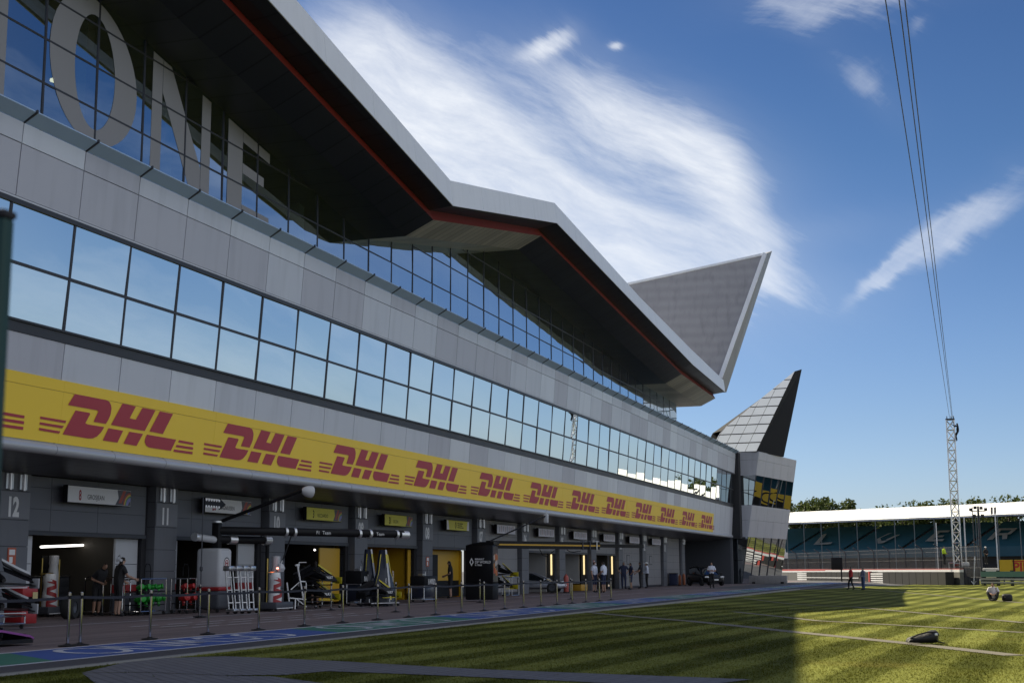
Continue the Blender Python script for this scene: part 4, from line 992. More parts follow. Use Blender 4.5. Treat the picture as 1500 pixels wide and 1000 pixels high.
# ================================================================== BELT POSTS
POSTG = 'chrome belt posts along the pit lane'
FR = [(100,945),(118,944.5),(220,937),(305,928),(379,922),(446,916),(502,911),(553,907.7),(598.7,904),(638,901),(676,898),(709,895),(739,891.7),(766.7,889),(792,887),(815.7,885),(837.7,883),(858,881),(877.7,879),(894.7,878)]
fr = [atX(x, y-25, -15.95) for x, y in FR]; fr = [V(-15.95, p.y, 0) for p in fr]
BKP = [(292,903.6),(485,893),(579.5,895.7),(703,882),(836,877),(923,863)]
bkp = [pz(*p) for p in BKP]
def belt(root, a, b):
    d = b-a; n = 8; mb = MB(); f = [] ; t = d.normalized(); nn = V(-t.y, t.x, 0)*.006
    for i in range(n+1):
        u = i/n; sag = -.035*4*u*(1-u)*min(1, d.length/3); f.append(a+d*u+V(0, 0, .845+sag))
    for p, q in zip(f, f[1:]):
        mb.mesh([p+nn, p-nn, q-nn, q+nn, p+nn+V(0,0,.05), p-nn+V(0,0,.05), q-nn+V(0,0,.05), q+nn+V(0,0,.05)], [(0,3,7,4),(1,2,6,5),(4,5,6,7),(0,1,2,3)])
    return mb.build('belt', mat('belt_webbing', (.022, .023, .034), .8), root)
pm_ = MB().lathe([(.026, .02), (.026, .90), (.031, .905), (.031, .955), (.022, .965), (.001, .966)], 14)
po_ = pm_.build('pole', M['chrome']); ba_ = MB().lathe([(.17, 0.0), (.17, .012), (.06, .03), (.03, .05)], 20).build('base', M['black'])
ca_ = MB().lathe([(.030, .84), (.036, .842), (.036, .90), (.030, .902)], 14).build('cassette', M['black'])
def post(loc, label, first=[True]):
    t = thing('belt_post', label, 'bollard', loc, POSTG)
    for src in (po_, ba_, ca_):
        o = src if first[0] else src.copy()
        if not first[0]: COL.objects.link(o)
        o.parent = t
    first[0] = False; return t
NF = len(fr)
for i, p in enumerate(fr):
    lab = 'chrome belt post on the edge of the painted strip, %s from the left' % ORD[i]
    t = post(p, lab)
    if i+1 < NF: belt(t, p, fr[i+1])
    if i == 0: belt(t, p+V(-.3, -3.2, 0), p)
where = ['in front of the pale rounded cabinet', 'before the stacked black and yellow front wings', 'before the lowest black and yellow wing', 'at the right of the black cabinet', 'before the open pale garage', 'among the dark clothed group']
for p, w in zip(bkp, where): post(p, 'chrome belt post nearer the garages, '+w)

# ================================================================== PIT EQUIPMENT
def framebox(mb, a, b, r, mi=0):
    x0, y0, z0 = a; x1, y1, z1 = b
    for x in (x0, x1):
        for y in (y0, y1): mb.tube([(x, y, z0), (x, y, z1)], r, 6, mi)
    for z in (z0, z1):
        mb.tube([(x0, y0, z), (x1, y0, z), (x1, y1, z), (x0, y1, z), (x0, y0, z)], r, 6, mi)
def castors(parent, pts, r=.05):
    for (x, y) in pts:
        MB().lathe([(.001, -.02), (r, -.02), (r, .02), (.001, .02)], 12, 0, (0, 0, 0), Matrix.Translation((x, y, r)) @ Matrix.Rotation(R(90), 4, 'X')).build('castor', M['rubber'], parent)
# pale cabinet with booms
c = G(320, 896.5); cx, cy = c.x, c.y
t = thing('pit_cabinet', 'pale rounded cabinet with a red band and dark base on the pit apron', 'cabinet', (cx-.45, cy+.42, 0))
MB().bbox((cx-.92, cy, .78), (cx, cy+.85, 2.12), .13, seg=4).build('upper_shell', M['grey_w'], t)
MB().bbox((cx-.935, cy-.012, .70), (cx+.012, cy+.862, .84), .06, seg=3).build('band', M['redp'], t)
MB().bbox((cx-.92, cy, .10), (cx, cy+.85, .74), .10, seg=3).build('base', M['dgrey'], t)
mb = MB(); cc = V(cx+.004, cy+.46, 1.62)
def disc(mb, c_, r0, r1, mi, sy=1, ax='X', n=20):
    for i in range(n):
        a0, a1 = 2*math.pi*i/n, 2*math.pi*(i+1)/n
        pts = [(r0*math.cos(a0), r0*math.sin(a0)), (r0*math.cos(a1), r0*math.sin(a1)), (r1*math.cos(a1), r1*math.sin(a1)), (r1*math.cos(a0), r1*math.sin(a0))]
        mb.face([c_+(V(0, a*sy, b) if ax == 'X' else V(a, 0, b*sy)) for a, b in pts], mi)
disc(mb, cc, .20, .165, 0); disc(mb, cc+V(.001, 0, 0), .165, .001, 2); disc(mb, cc+V(.002, 0, 0), .12, .09, 1)
for s in (-1, 1): mb.box((cc.x+.0025, cc.y+s*.06-.02, cc.z-.10), (cc.x+.004, cc.y+s*.06+.02, cc.z+.10), 1)
mb.box((cc.x+.0025, cc.y-.06, cc.z-.02), (cc.x+.004, cc.y+.06, cc.z+.02), 1)
mb.build('emblem', [M['black'], M['redp'], M['paint_w']], t)
castors(t, [(cx-.8, cy+.1), (cx-.1, cy+.1), (cx-.1, cy+.75), (cx-.8, cy+.75)], .06)
# boom gantry
gp0 = V(cx-.38, cy+.42, 2.12)
t = thing('boom_gantry', 'black boom arms above the pale cabinet, white lamp at the raised end', 'gantry', gp0)
mb = MB(); mb.bbox((gp0.x-.13, gp0.y-.13, 2.12), (gp0.x+.13, gp0.y+.13, 2.98), .03); mb.build('column', M['black'], t)
e1 = atZ(590, 783, 2.66); s1 = V(gp0.x, gp0.y, 2.72)
def boom(a, b, r, parent, name='boom'): return MB().tube([a, b], r, 12).build(name, M['black'], parent)
bm_ = boom(s1, e1+V(0, 0, .03), .14, t)
for u in (.34, .385, .74, .80, .955): MB().tube([s1.lerp(e1, u), s1.lerp(e1, u+.012)], .175, 12).build('clamp', M['alu'], bm_)
d = (e1-s1).normalized(); sd = V(d.y, -d.x, 0)
for u, tx_ in ((.50, 'F1 Team'), (.80, 'F1 Team')):
    o = s1.lerp(e1, u)+sd*.142
    for w_, dx in ((tx_.split()[0], 0), (tx_.split()[1], .26)): MB().text(w_, .17, lambda a, b: o+d*(a+dx)+V(0, 0, b-.05), 0, align='LEFT', sx=.9).build('boom_lettering', M['paint_w'], bm_)
MB().tube([s1.lerp(e1, .985), s1.lerp(e1, 1.03)], .15, 12).build('end_cap', M['alu'], bm_)
s2 = V(gp0.x, gp0.y, 2.42); e2 = atZ(392, 791, 2.42)
b2 = boom(s2, e2, .13, t); MB().tube([s2.lerp(e2, .22), s2.lerp(e2, .36)], .16, 12).build('clamp', M['alu'], b2); MB().tube([s2.lerp(e2, .92), s2.lerp(e2, 1.04)], .17, 12).build('clamp', M['alu'], b2)
bk_ = V(gp0.x-.25, gp0.y-.9, 2.48); b3 = MB().tube([V(gp0.x, gp0.y, 2.4), bk_], .12, 12).build('counterweight', M['grey_w'], t); MB().tube([bk_, bk_+V(-.02, -.12, .01)], .14, 12).build('clamp', M['alu'], b3)
MB().tube([V(e2.x, e2.y, .1), V(e2.x, e2.y, 2.45)], .07, 10).lathe([(.25, 0), (.25, .03), (.06, .08)], 14, 0, (e2.x, e2.y, 0)).build('support_leg', M['black'], t)
e3 = atX(442, 718, -21.6); s3 = V(gp0.x, gp0.y, 2.98)
b4 = MB().tube([s3, e3], .06, 10).build('lamp_arm', M['black'], t)
dd = (e3-s3).normalized()
mb = MB(); mb.lathe([(.02, 0), (.12, .06), (.19, .22), (.21, .38), (.19, .40), (.001, .34)], 16, 0, (0, 0, 0), Matrix.Translation(e3) @ V(.5, .8, -.1).to_track_quat('Z', 'Y').to_matrix().to_4x4())
mb.build('lamp_head', M['grey_w'], b4); MB().tube([s3, s3+V(0, 0, .06)], .2, 12).build('clamp', M['alu'], t)
hk = atZ(423, 785, 2.6); hp = s1.lerp(e1, .385); hb = V(hp.x-.3, hp.y-1.1, 1.55)
MB().tube([hp, hp+V(-.12, -.5, -1.0)], .025, 8).build('hanging_cable', M['black'], t)
lampb = thing('signal_ball', 'small pale round signal lamp with a red light hanging from the boom', 'lamp', hp+V(-.14, -.58, -1.25))
o = V(*lampb.location); MB().lathe([(.001, -.15), (.10, -.12), (.15, 0), (.10, .12), (.03, .16), (.001, .16)], 16, 0, o).tube([o+V(0, 0, .14), o+V(.02, .08, .27)], .02, 6).build('ball', M['grey_w'], lampb)
MB().lathe([(.001, .03), (.04, .02), (.04, -.02), (.001, -.03)], 8, 0, o+V(-.05, -.15, -.0)).build('red_light', emit('red_lamp_glow', (1, .25, .18), 5), lampb)
# black arrow sign on a thin pole
p0 = atX(294, 905, -22.3); p0.z = 0; ztop = 3.1
t = thing('arrow_sign', 'black arrow shaped sign edged with white dots on a thin pole', 'sign', p0)
y0 = p0.y+.05; za = atX(298, 744, -22.3).z; zb = atX(298, 728, -22.3).z; ye = atX(331, 737, -22.3).y; zm = (za+zb)/2; hh = (zb-za)/2
MB().prism([(p0.x, y0, zm-hh*.62), (p0.x, y0+(ye-y0)*.72, zm-hh*.62), (p0.x, y0+(ye-y0)*.72, zm-hh), (p0.x, ye, zm), (p0.x, y0+(ye-y0)*.72, zm+hh), (p0.x, y0+(ye-y0)*.72, zm+hh*.62), (p0.x, y0, zm+hh*.62)], V(-.05, 0, 0)).build('arrow', M['black'], t)
mb = MB()
for i in range(6):
    for s in (-1, 1): mb.lathe([(.001, .02), (.04, .015), (.045, 0), (.001, 0)], 8, 0, (0, 0, 0), Matrix.Translation((p0.x+.001, y0+.08+i*(ye-y0)*.12, zm+s*hh*.62)) @ Matrix.Rotation(R(90), 4, 'Y'))
mb.build('dots', M['paint_w'], t)
mb = MB().tube([(p0.x-.03, p0.y, 0), (p0.x-.03, p0.y, zb)], .018, 6).lathe([(.2, 0), (.2, .03), (.03, .06)], 12, 0, (p0.x-.03, p0.y, 0)); mb.lathe([(.02, 0), (.05, .03), (.05, .12), (.02, .15)], 8, 0, (p0.x-.03, p0.y, 1.35)); mb.build('pole', M['frame'], t)
# covered gas bottles on trolleys
def bottle_trolley(px, py, label, x=None):
    p = G(px, py) if x is None else pp(px, py, x); p.z = 0; x, y = p.x, p.y
    t = thing('bottle_trolley', label, 'trolley', p, 'bottle trolleys outside the first garages')
    MB().bbox((x-.35, y-.55, .07), (x+.35, y+.75, .30), .03).build('deck', M['dgrey'], t)
    MB().box((x+.351, y-.5, .08), (x+.358, y+.7, .105)).build('edge_strip', M['paint_w'], t)
    mb = MB(); mb.lathe([(.17, .30), (.165, 1.3), (.13, 1.55), (.15, 1.62), (.15, 1.86), (.001, 1.88)], 18, 0, (x-.12, y+.28, 0)); mb.build('bottle', M['grey_w'], t)
    mb = MB(); N = 12
    for i in range(N):
        u0, u1 = i/N, (i+1)/N
        rg = lambda u: .23-.05*u+.015*math.sin(u*9)
        mb.lathe([(rg(u0), .30+.92*u0), (rg(u1), .30+.92*u1)], 20, 0, (x+.08, y-.15+.02*math.sin(i), 0))
    mb.lathe([(.18, 1.22), (.15, 1.30), (.001, 1.31)], 20, 0, (x+.08, y-.15, 0))
    cv = mb.build('cover', M['paint_w'], t)
    mb = MB()
    for j in range(5):     # red zigzag down one side of the cover
        z0 = 1.18-j*.19
        for (a0, a1, za, zb) in ((R(-75), R(15), z0, z0-.11),):
            n = 8
            for i in range(n):
                b0, b1 = a0+(a1-a0)*i/n, a0+(a1-a0)*(i+1)/n; h0, h1 = za+(zb-za)*i/n, za+(zb-za)*(i+1)/n
                if j % 2: h0, h1 = za+(zb-za)*(1-i/n), za+(zb-za)*(1-(i+1)/n)
                r_ = .245-.055*(za-.3)/.92+.012
                mb.face([(x+.08+r_*math.cos(b0), y-.15+r_*math.sin(b0), h0), (x+.08+r_*math.cos(b1), y-.15+r_*math.sin(b1), h1), (x+.08+(r_+.006)*math.cos(b1), y-.15+(r_+.006)*math.sin(b1), h1-.13), (x+.08+(r_+.006)*math.cos(b0), y-.15+(r_+.006)*math.sin(b0), h0-.13)])
    mb.build('cover_pattern', M['redp'], cv)
    MB().tube([(x-.2, y-.2, .3), (x-.2, y-.2, 1.78)], .025, 8).tube([(x-.15, y+.6, .3), (x-.15, y+.6, 1.75)], .03, 8).tube([(x+.0, y-.55, 1.30), (x, y+.1, 1.32)], .02, 6).build('upright', mat('brass_tube', (.55, .40, .12), .3, 1.0), t)
    castors(t, [(x-.28, y-.45), (x+.28, y-.45), (x+.28, y+.65), (x-.28, y+.65)], .045)
bottle_trolley(72, 902, 'grey bottle and white zigzag cover on a trolley left of the first garage doorway')
bottle_trolley(402, 894, 'grey bottle and white zigzag cover on a trolley right of the pale cabinet')
# tubular stands
def tube_stand(px0, px1, pyb, pyt, label, depth=.55):
    a = G(px0, pyb); b = G(px1, pyb); w = (b-a).length; L = a.lerp(b, .5); L.z = 0
    d = (b-a).normalized(); h_ = (pyb-pyt)*(a.y*.948+abs(a.x)*.3)/F_PX
    t = thing('tube_stand', label, 'stand', L, 'chrome tube stands by the first garage')
    nn = V(-d.y, d.x, 0)*depth
    for o, nm in ((V(0, 0, 0), 'front_hoop'), (nn, 'rear_hoop')):
        r = .10; A, Bq = a+o, b+o
        pts = [A+V(0, 0, .08), A+V(0, 0, h_-r)]+[A+d*(r-r*math.cos(q))+V(0, 0, h_-r+r*math.sin(q)) for q in (.5, 1.0, 1.57)]+[Bq-d*(r-r*math.cos(q))+V(0, 0, h_-r+r*math.sin(q)) for q in (1.57, 1.0, .5)]+[Bq+V(0, 0, h_-r), Bq+V(0, 0, .08)]
        mb = MB().tube(pts, .02, 8); mb.tube([A+V(0, 0, .1), Bq+V(0, 0, .1)], .018, 8); mb.build(nm, M['chrome'], t)
    for q in (a, b):
        for z_ in (.1, h_*.93): MB().tube([q+V(0, 0, z_), q+nn+V(0, 0, z_)], .016, 8).build('cross_rail', M['chrome'], t)
    for q in (a, b, a+nn, b+nn): MB().lathe([(.001, -.02), (.045, -.02), (.045, .02), (.001, .02)], 10, 0, (0, 0, 0), Matrix.Translation((q.x, q.y, .046)) @ Matrix.Rotation(R(90), 4, 'X')).build('castor', M['rubber'], t)
tube_stand(123, 146, 900, 846, 'empty chrome tube stand before the first garage, the left and farther of two')
tube_stand(149.5, 178, 901.5, 846.5, 'empty chrome tube stand before the first garage, the right and nearer of two')
def gun_trolley(px, py, label, m, n_, s=1.0):
    p = G(px, py); p.z = 0; x, y = p.x, p.y
    t = thing('wheel_gun_trolley', label, 'trolley', p, 'wheel gun trolleys')
    mb = MB(); framebox(mb, (x-.3, y-.72*s, .12), (x+.3, y+.72*s, 1.12), .018); mb.build('frame', M['chrome'], t)
    for z_ in (.30, .72): MB().box((x-.28, y-.7*s, z_), (x+.28, y+.7*s, z_+.03)).build('shelf', M['black'], t)
    for lv in (.33, .75):
        for i in range(n_):
            yy = y-.55*s+1.1*s*i/max(1, n_-1); sc = 1.25 if lv < .5 else .85
            fr = Matrix.Translation((x+.12, yy, lv+.14*sc)) @ Matrix.Rotation(R(70+20*i), 4, 'Z') @ Matrix.Rotation(R(80), 4, 'X') @ Matrix.Scale(sc, 4)
            mb = MB().lathe([(.001, -.15), (.055, -.14), (.09, -.05), (.095, .05), (.07, .10), (.10, .12), (.10, .17), (.04, .19), (.001, .19)], 14, 0, (0, 0, 0), fr); mb.bbox((-.03, -.20, -.04), (.03, -.05, .03), .012, 0, fr); mb.build('wheel_gun', m, t)
    MB().tube([(x+.1, y+.1, 1.1), (x+.1, y+.1, 1.45), (x+.1, y+.02, 1.58), (x+.1, y-.15, 1.6), (x+.1, y-.25, 1.45), (x+.1, y-.25, 1.2)], .015, 8).build('hose', M['black'], t)
    castors(t, [(x-.28, y-.65*s), (x+.28, y-.65*s), (x+.28, y+.65*s), (x-.28, y+.65*s)], .055)
M['gunG'] = mat('bright_green_anodised', (.02, .30, .03), .35, .1, .1); M['gunR'] = mat('red_anodised', (.42, .015, .015), .35, .1, .1)
gun_trolley(212, 900, 'wheeled rack of bright green wheel guns beside the second pillar', M['gunG'], 4, 1.0)
gun_trolley(268, 897.5, 'wheeled rack of red wheel guns left of the pale cabinet', M['gunR'], 2, .38)
# silver jacks leaning together
p = G(352, 898); p.z = 0
for i in range(4):
    t = thing('car_jack', 'silver car jack standing upright, %s of the four beside the pale cabinet' % ['leftmost', 'second from left', 'third from left', 'rightmost'][i], 'jack', p+V(-.1+.1*i, -.42+.27*i, 0), 'silver car jacks')
    x, y = t.location.x, t.location.y; tl = .22-.03*i
    mb = MB()
    for s in (-.07, .07): mb.tube([(x+s*.6, y+s, .12), (x+s*.6-.05, y+s-tl, 1.42)], .024, 8)
    for z in (.35, .75, 1.15): mb.tube([(x-.05, y-.07-tl*z/1.4, z), (x+.05, y+.07-tl*z/1.4, z)], .016, 6)
    mb.build('frame', M['alu'], t)
    MB().bbox((x-.14, y-.16-tl, 1.36), (x+.12, y+.16-tl, 1.52), .03).build('head', M['steel'], t)
    MB().bbox((x-.12, y-.16, .07), (x+.2, y+.14, .16), .02).build('foot', M['steel'], t)
    castors(t, [(x-.06, y-.1), (x+.12, y+.1)], .05)
# white stepped frame
p = G(446, 892); p.z = 0; x, y = p.x, p.y
t = thing('trestle', 'white folding trestle frame standing left of the black and yellow front wings', 'frame', p)
hT = 1.62
A = lambda a, b, z: V(x+a, y+b, z)
MB().tube([A(.1, -.15, .05), A(0, -.62, 1.55)], .03, 8).tube([A(-.1, -.95, .1), A(-.1, -1.2, .95)], .026, 8).tube([A(0, -.74, 1.55), A(0, -.50, 1.56)], .035, 8).build('mast_tube', M['paint_w'], t)
MB().tube([A(0, -.42, .98), A(0, .0, .98), A(0, .10, .92), A(0, .10, .62)], .022, 8).tube([A(-.1, -1.0, .42), A(.1, -.1, .35)], .022, 8).tube([A(0, -.72, .36), A(.1, -.95, .03)], .022, 8).tube([A(0, -.6, .36), A(.25, -.35, .1)], .018, 8).tube([A(0, -.35, 1.0), A(-.2, -.7, .7)], .018, 8).build('brace', M['paint_w'], t)

# front wings
def front_wing(label, loc, rz, tilt=0.0, lettering=True, grp='black and yellow front wings', tip=None):
    tip = tip or M['yel']
    """span along local x, nose toward -x end as seen; front faces -y"""
    t = thing('car_wing', label, 'front wing', (0, 0, 0), grp)
    n = 10; hw = .95
    def sect(u, ch, z, th, y0):
        return [V(u, y0, z), V(u, y0+ch*.35, z+th), V(u, y0+ch, z+th*2.6), V(u, y0+ch, z+th*2.2), V(u, y0+ch*.4, z-.01), V(u, y0+.01, z-.015)]
    us = [(-hw+2*hw*i/n) for i in range(n+1)]
    MB().loft([sect(u, .34+.1*abs(u), .07+.05*(1-abs(u)/hw), .018, -.1+.14*abs(u)) for u in us]).build('main_plane', M['gloss_black'], t)
    for k, (z0, oy) in enumerate(((.15, .10), (.23, .18))):
        for s in (-1, 1):
            uu = [s*(.20+.74*i/8) for i in range(9)]
            MB().loft([sect(u, .20, z0+.34*(1-min(1, abs(u)/hw))**1.1*(1+.25*k), .045, oy+.12*abs(u)) for u in uu]).build('flap', M['gloss_black'], t)
    for s in (-1, 1):
        uu = [s*(.20+.74*i/8) for i in range(9)]
        MB().loft([[V(u, .36+.12*abs(u), .23+.43*(1-min(1, abs(u)/hw))**1.1+dz+.105) for dz in (0, .055)]+[V(u, .385+.12*abs(u), .23+.43*(1-min(1, abs(u)/hw))**1.1+dz+.105) for dz in (.055, 0)] for u in uu]).build('gurney_strip', tip if s > 0 else M['black'], t)
        MB().bbox((s*hw-.012, -.08, .0), (s*hw+.012, .46, .24), .01).build('endplate', tip if s > 0 else M['black'], t)
    MB().box((.02, .0, .015), (.70, .03, .04)).build('lower_strip', tip, t)
    rings = []
    for y, w, z0, z1 in ((-.28, .05, .16, .24), (-.15, .10, .14, .30), (.2, .14, .18, .42), (.6, .19, .26, .58), (.95, .22, .30, .66)):
        rings.append([V(w*math.cos(a), y, (z0+z1)/2+(z1-z0)/2*math.sin(a)) for a in [2*math.pi*i/12 for i in range(12)]])
    MB().loft(rings).build('nose', M['gloss_black'], t)
    if lettering:
        mb = MB().text('RENAULT', .12, lambda a, b: V(.34+a, .048, .19+b), 0, sx=1.05, bold=.005); mb.face([(.06, .055, .12), (.86, .055, .10), (.80, .16, .26), (.06, .16, .46)], 1); mb.build('flap_lettering', [M['paint_w'], M['gloss_black']], t)
    t.location = Vector(loc); t.rotation_euler = (tilt, 0, rz); return t
def wing_at(px, py, z, rz, label, **k):
    q = pp(px, py, -22.9); q.z = z; return front_wing(label, q, rz, **k)
rz = R(68)
pW = pp(470, 892, -23.1)
front_wing('black front wing with yellow edge and lettering on the stand, uppermost of the stacked pair', V(pW.x, pW.y, .88), rz)
front_wing('black front wing with yellow edge and lettering on the stand, lower of the stacked pair', V(pW.x-.02, pW.y-.08, .28), rz)
t = thing('wing_stand', 'grey tube stand with castors carrying two stacked black and yellow front wings', 'stand', (pW.x, pW.y, 0))
dx_, dy_ = math.cos(rz), math.sin(rz); Q = lambda a, b, z: V(pW.x+dx_*a-dy_*b, pW.y+dy_*a+dx_*b, z)
mb = MB()
for a in (-.55, .62): mb.tube([Q(a, .62, .08), Q(a, .62, 1.66 if a < 0 else 1.3)], .022, 8); mb.tube([Q(a, .62, 1.66 if a < 0 else 1.3), Q(a+.25, .50, 1.66 if a < 0 else 1.3)], .022, 8)
mb.build('upright', M['steel'], t)
mb = MB()
for z in (.24, .84): mb.tube([Q(-.55, .62, z), Q(.62, .62, z)], .02, 8); [mb.tube([Q(a, .62, z), Q(a, -.05, z)], .018, 8) for a in (-.45, .5)]
for a in (-.55, .62): mb.tube([Q(a, .75, .09), Q(a, -.35, .09)], .022, 8)
mb.build('shelf_arm', M['steel'], t); castors(t, [(Q(a, b, 0).x, Q(a, b, 0).y) for a in (-.55, .62) for b in (.72, -.32)], .05)
p3_ = pp(560, 890, -22.0)
front_wing('black and yellow front wing low on its own trolley below the upright covers', V(p3_.x, p3_.y, .30), rz)
t = thing('wing_trolley', 'low dark trolley carrying a single front wing below the upright covers', 'trolley', (p3_.x, p3_.y, 0))
Q2 = lambda a, b, z: V(p3_.x+dx_*a-dy_*b, p3_.y+dy_*a+dx_*b, z)
mb = MB()
for b in (-.1, .5): mb.tube([Q2(-.7, b, .12), Q2(.8, b, .12)], .025, 8)
for a in (-.5, .6): mb.tube([Q2(a, -.15, .13), Q2(a, .6, .13)], .025, 8); mb.tube([Q2(a, .2, .13), Q2(a, .2, .29)], .02, 6)
mb.build('frame', M['steel'], t); castors(t, [(Q2(a, b, 0).x, Q2(a, b, 0).y) for a in (-.65, .75) for b in (-.1, .5)], .05)
# trolleys with screens and lettering
def work_trolley(px, py, label, w=1.0, hgt=1.25, text=True, dep=.6):
    p = pp(px, py, -23.6); x, y = p.x, p.y
    t = thing('work_trolley', label, 'trolley', p, 'black work trolleys with white side panels')
    mb = MB(); framebox(mb, (x-dep/2, y-w/2, .10), (x+dep/2, y+w/2, hgt*.62), .02); mb.build('frame', M['alu'], t)
    MB().bbox((x-dep/2+.02, y-w/2+.02, .18), (x+dep/2-.03, y+w/2-.02, hgt*.60), .02).build('cabinet', M['navy'], t)
    MB().bbox((x-dep/2-.05, y-w/2-.05, hgt*.63), (x+dep/2+.04, y+w/2+.05, hgt), .02).build('top_box', M['black'], t)
    mb = MB(); f = lambda a, b: V(x+dep/2+.045, y+a, b)
    if text:
        mb.text('IW', .34, lambda a, b: f(-.12+a, hgt*.66+b), 0, sx=.85, bold=.015); mb.text('DP WORLD', .12, lambda a, b: f(.26+a, hgt*.83+b), 0, sx=.8, bold=.006); mb.text('F1 TEAM', .1, lambda a, b: f(.26+a, hgt*.69+b), 0, sx=.8)
    else:
        mb.text('16 WORLD', .32, lambda a, b: f(.05+a, hgt*.68+b), 0, sx=.55, bold=.015)
    mb.build('trolley_lettering', M['paint_w'], t)
    MB().tube([(x, y+w*.3, hgt), (x, y+w*.3, hgt+.25), (x, y+w*.15, hgt+.42)], .012, 6).build('tool_arm', M['steel'], t); MB().box((x-.1, y-w*.3, hgt+.002), (x+.1, y-w*.1, hgt+.10)).build('tool_case', M['steel'], t); MB().tube([(x+.1, y-.1, hgt), (x+.1, y-.1, hgt+.18)], .03, 8).build('tool_canister', M['steel'], t)
    castors(t, [(x-dep/2+.05, y-w/2+.08), (x+dep/2-.05, y-w/2+.08), (x+dep/2-.05, y+w/2-.08), (x-dep/2+.05, y+w/2-.08)], .055)
work_trolley(526, 889, 'black trolley with pale frame and white lettering, behind the stacked front wings', 1.05, 1.35)
work_trolley(621, 880, 'black trolley with pale frame and white lettering, left of the yellow garage', 1.5, 1.12, False)
# upright engine covers
def engine_cover(px, py, label, x, h_, w, lean_, rz):
    p = pp(px, py, x); t = thing('engine_cover', label, 'engine cover', (0, 0, 0), 'engine covers stood on end')
    rings = []; N = 12
    for i in range(N+1):
        u = i/N; z = .05+h_*u; ww = w*(1-.66*u**1.9)*(.86+.3*math.sin(math.pi*min(1, u*1.5+.12))); dp = .16+.18*(1-u)
        rings.append([V(ww*math.cos(a), -dp*max(0, math.sin(a))*(1.0+.35*(math.cos(a)**2 < .1))+.06*min(0, math.sin(a))*-1+lean_*u, z) for a in [2*math.pi*j/20 for j in range(20)]])
    MB().loft(rings).build('shell', M['navy'], t)
    mb = MB()
    for i in range(1, N):
        u0, u1 = i/N, (i+1)/N; d0 = .16+.18*(1-u0); d1 = .16+.18*(1-u1)
        if i in (1, 2, 9, 10): mi = 0
        else: mi = 1
        mb.face([V(-.045, -d0*1.37-.012+lean_*u0, .05+h_*u0), V(.045, -d0*1.37-.012+lean_*u0, .05+h_*u0), V(.04, -d1*1.37-.012+lean_*u1, .05+h_*u1), V(-.04, -d1*1.37-.012+lean_*u1, .05+h_*u1)], mi)
    mb.build('centre_stripe', [M['yel'], M['grey_w']], t)
    for s in (-1, 1):
        mb = MB()
        for i in range(1, N-1):
            def pt(u, o): ww = w*(1-.66*u**1.9)*(.86+.3*math.sin(math.pi*min(1, u*1.5+.12))); return V(s*(ww*.86+o), -.10-.02+lean_*u, .05+h_*u)
            u0, u1 = i/N, (i+1)/N; mb.face([pt(u0, -.02), pt(u0, .02), pt(u1, .02), pt(u1, -.02)])
        mb.build('edge_stripe', M['yel'], t)
    mb = MB().text('DP WORLD', .13, lambda a, b: V(-.17+b*.9, -.275-.03, .75+a), 0, sx=.9); mb.text('CASTROL', .11, lambda a, b: V(.22+b*.9, -.24-.02, 1.15+a), 0, sx=.9); mb.build('cover_lettering', M['paint_w'], t)
    MB().box((-w*.5, -.25, .0), (w*.5, .2, .06)).build('foot_board', M['black'], t)
    put(t, p, rz)
engine_cover(562, 890, 'navy engine cover stood on end with yellow and pale stripe, larger of two', -22.6, 2.12, .52, .12, R(62))
engine_cover(541, 893, 'dark engine cover stood on end at the left of the larger striped one', -23.3, 2.15, .44, .15, R(70))
# black cabinet with emblem and boom
c = G(722, 880); x1_, yb_ = c.x, c.y; wx = 1.28
t = thing('pit_cabinet', 'tall black cabinet with white diamond emblem and white lettering', 'cabinet', (x1_-.6, yb_+.3, 0))
MB().bbox((x1_-wx, yb_, .80), (x1_, yb_+.75, 2.46), .02).build('upper_shell', M['gloss_black'], t)
MB().bbox((x1_-wx-.01, yb_-.01, .06), (x1_+.01, yb_+.76, .79), .05).build('base', M['black'], t)
MB().prism([(x1_-wx, yb_+.0, 2.465), (x1_+.05, yb_, 2.465), (x1_+.05, yb_, 2.60), (x1_-wx*.45, yb_, 2.60)], V(0, .75, 0)).build('lid', M['gloss_black'], t)
mb = MB(); xc = x1_-wx*.78; f = lambda a, b: V(xc+a, yb_-.004, 1.72+b)
for sx_, sy_, mi in ((.105, .19, 0), (.05, .10, 1)):
    mb.face([V(xc+sx_, yb_-.004-.003*mi, 1.72), V(xc, yb_-.004-.003*mi, 1.72+sy_), V(xc-sx_, yb_-.004-.003*mi, 1.72), V(xc, yb_-.004-.003*mi, 1.72-sy_)], mi)
for s_, tx_, zz in ((.105, 'RENAULT', .085), (.15, 'DP WORLD', -.06), (.09, 'F1 TEAM', -.17)): mb.text(tx_, s_, lambda a, b: V(xc+.16+a, yb_-.004, 1.72+zz+b), 0, align='LEFT', sx=.95, bold=.004)
mb.build('emblem', [M['paint_w'], M['gloss_black']], t)
mb = MB(); pc = [mat('poster_dark', (.08, .08, .09), .2), mat('poster_amber', (.5, .2, .08), .2), mat('poster_pale', (.5, .46, .46), .2), mat('poster_red', (.45, .08, .06), .2)]
mb.box((x1_+.001, yb_+.06, .85), (x1_+.006, yb_+.70, 2.40), 0); rq = random.Random(5)
for i in range(16):
    y_ = yb_+.1+rq.random()*.42; z_ = 1.0+rq.random()*.9; mb.prism([(x1_+.0065+.0004*i, y_, z_), (x1_+.0065+.0004*i, y_+.16, z_+.04), (x1_+.0065+.0004*i, y_+.12, z_+.26), (x1_+.0065+.0004*i, y_-.02, z_+.2)], V(.0003, 0, 0), 1+i % 3)
mb.build('end_poster', pc, t)
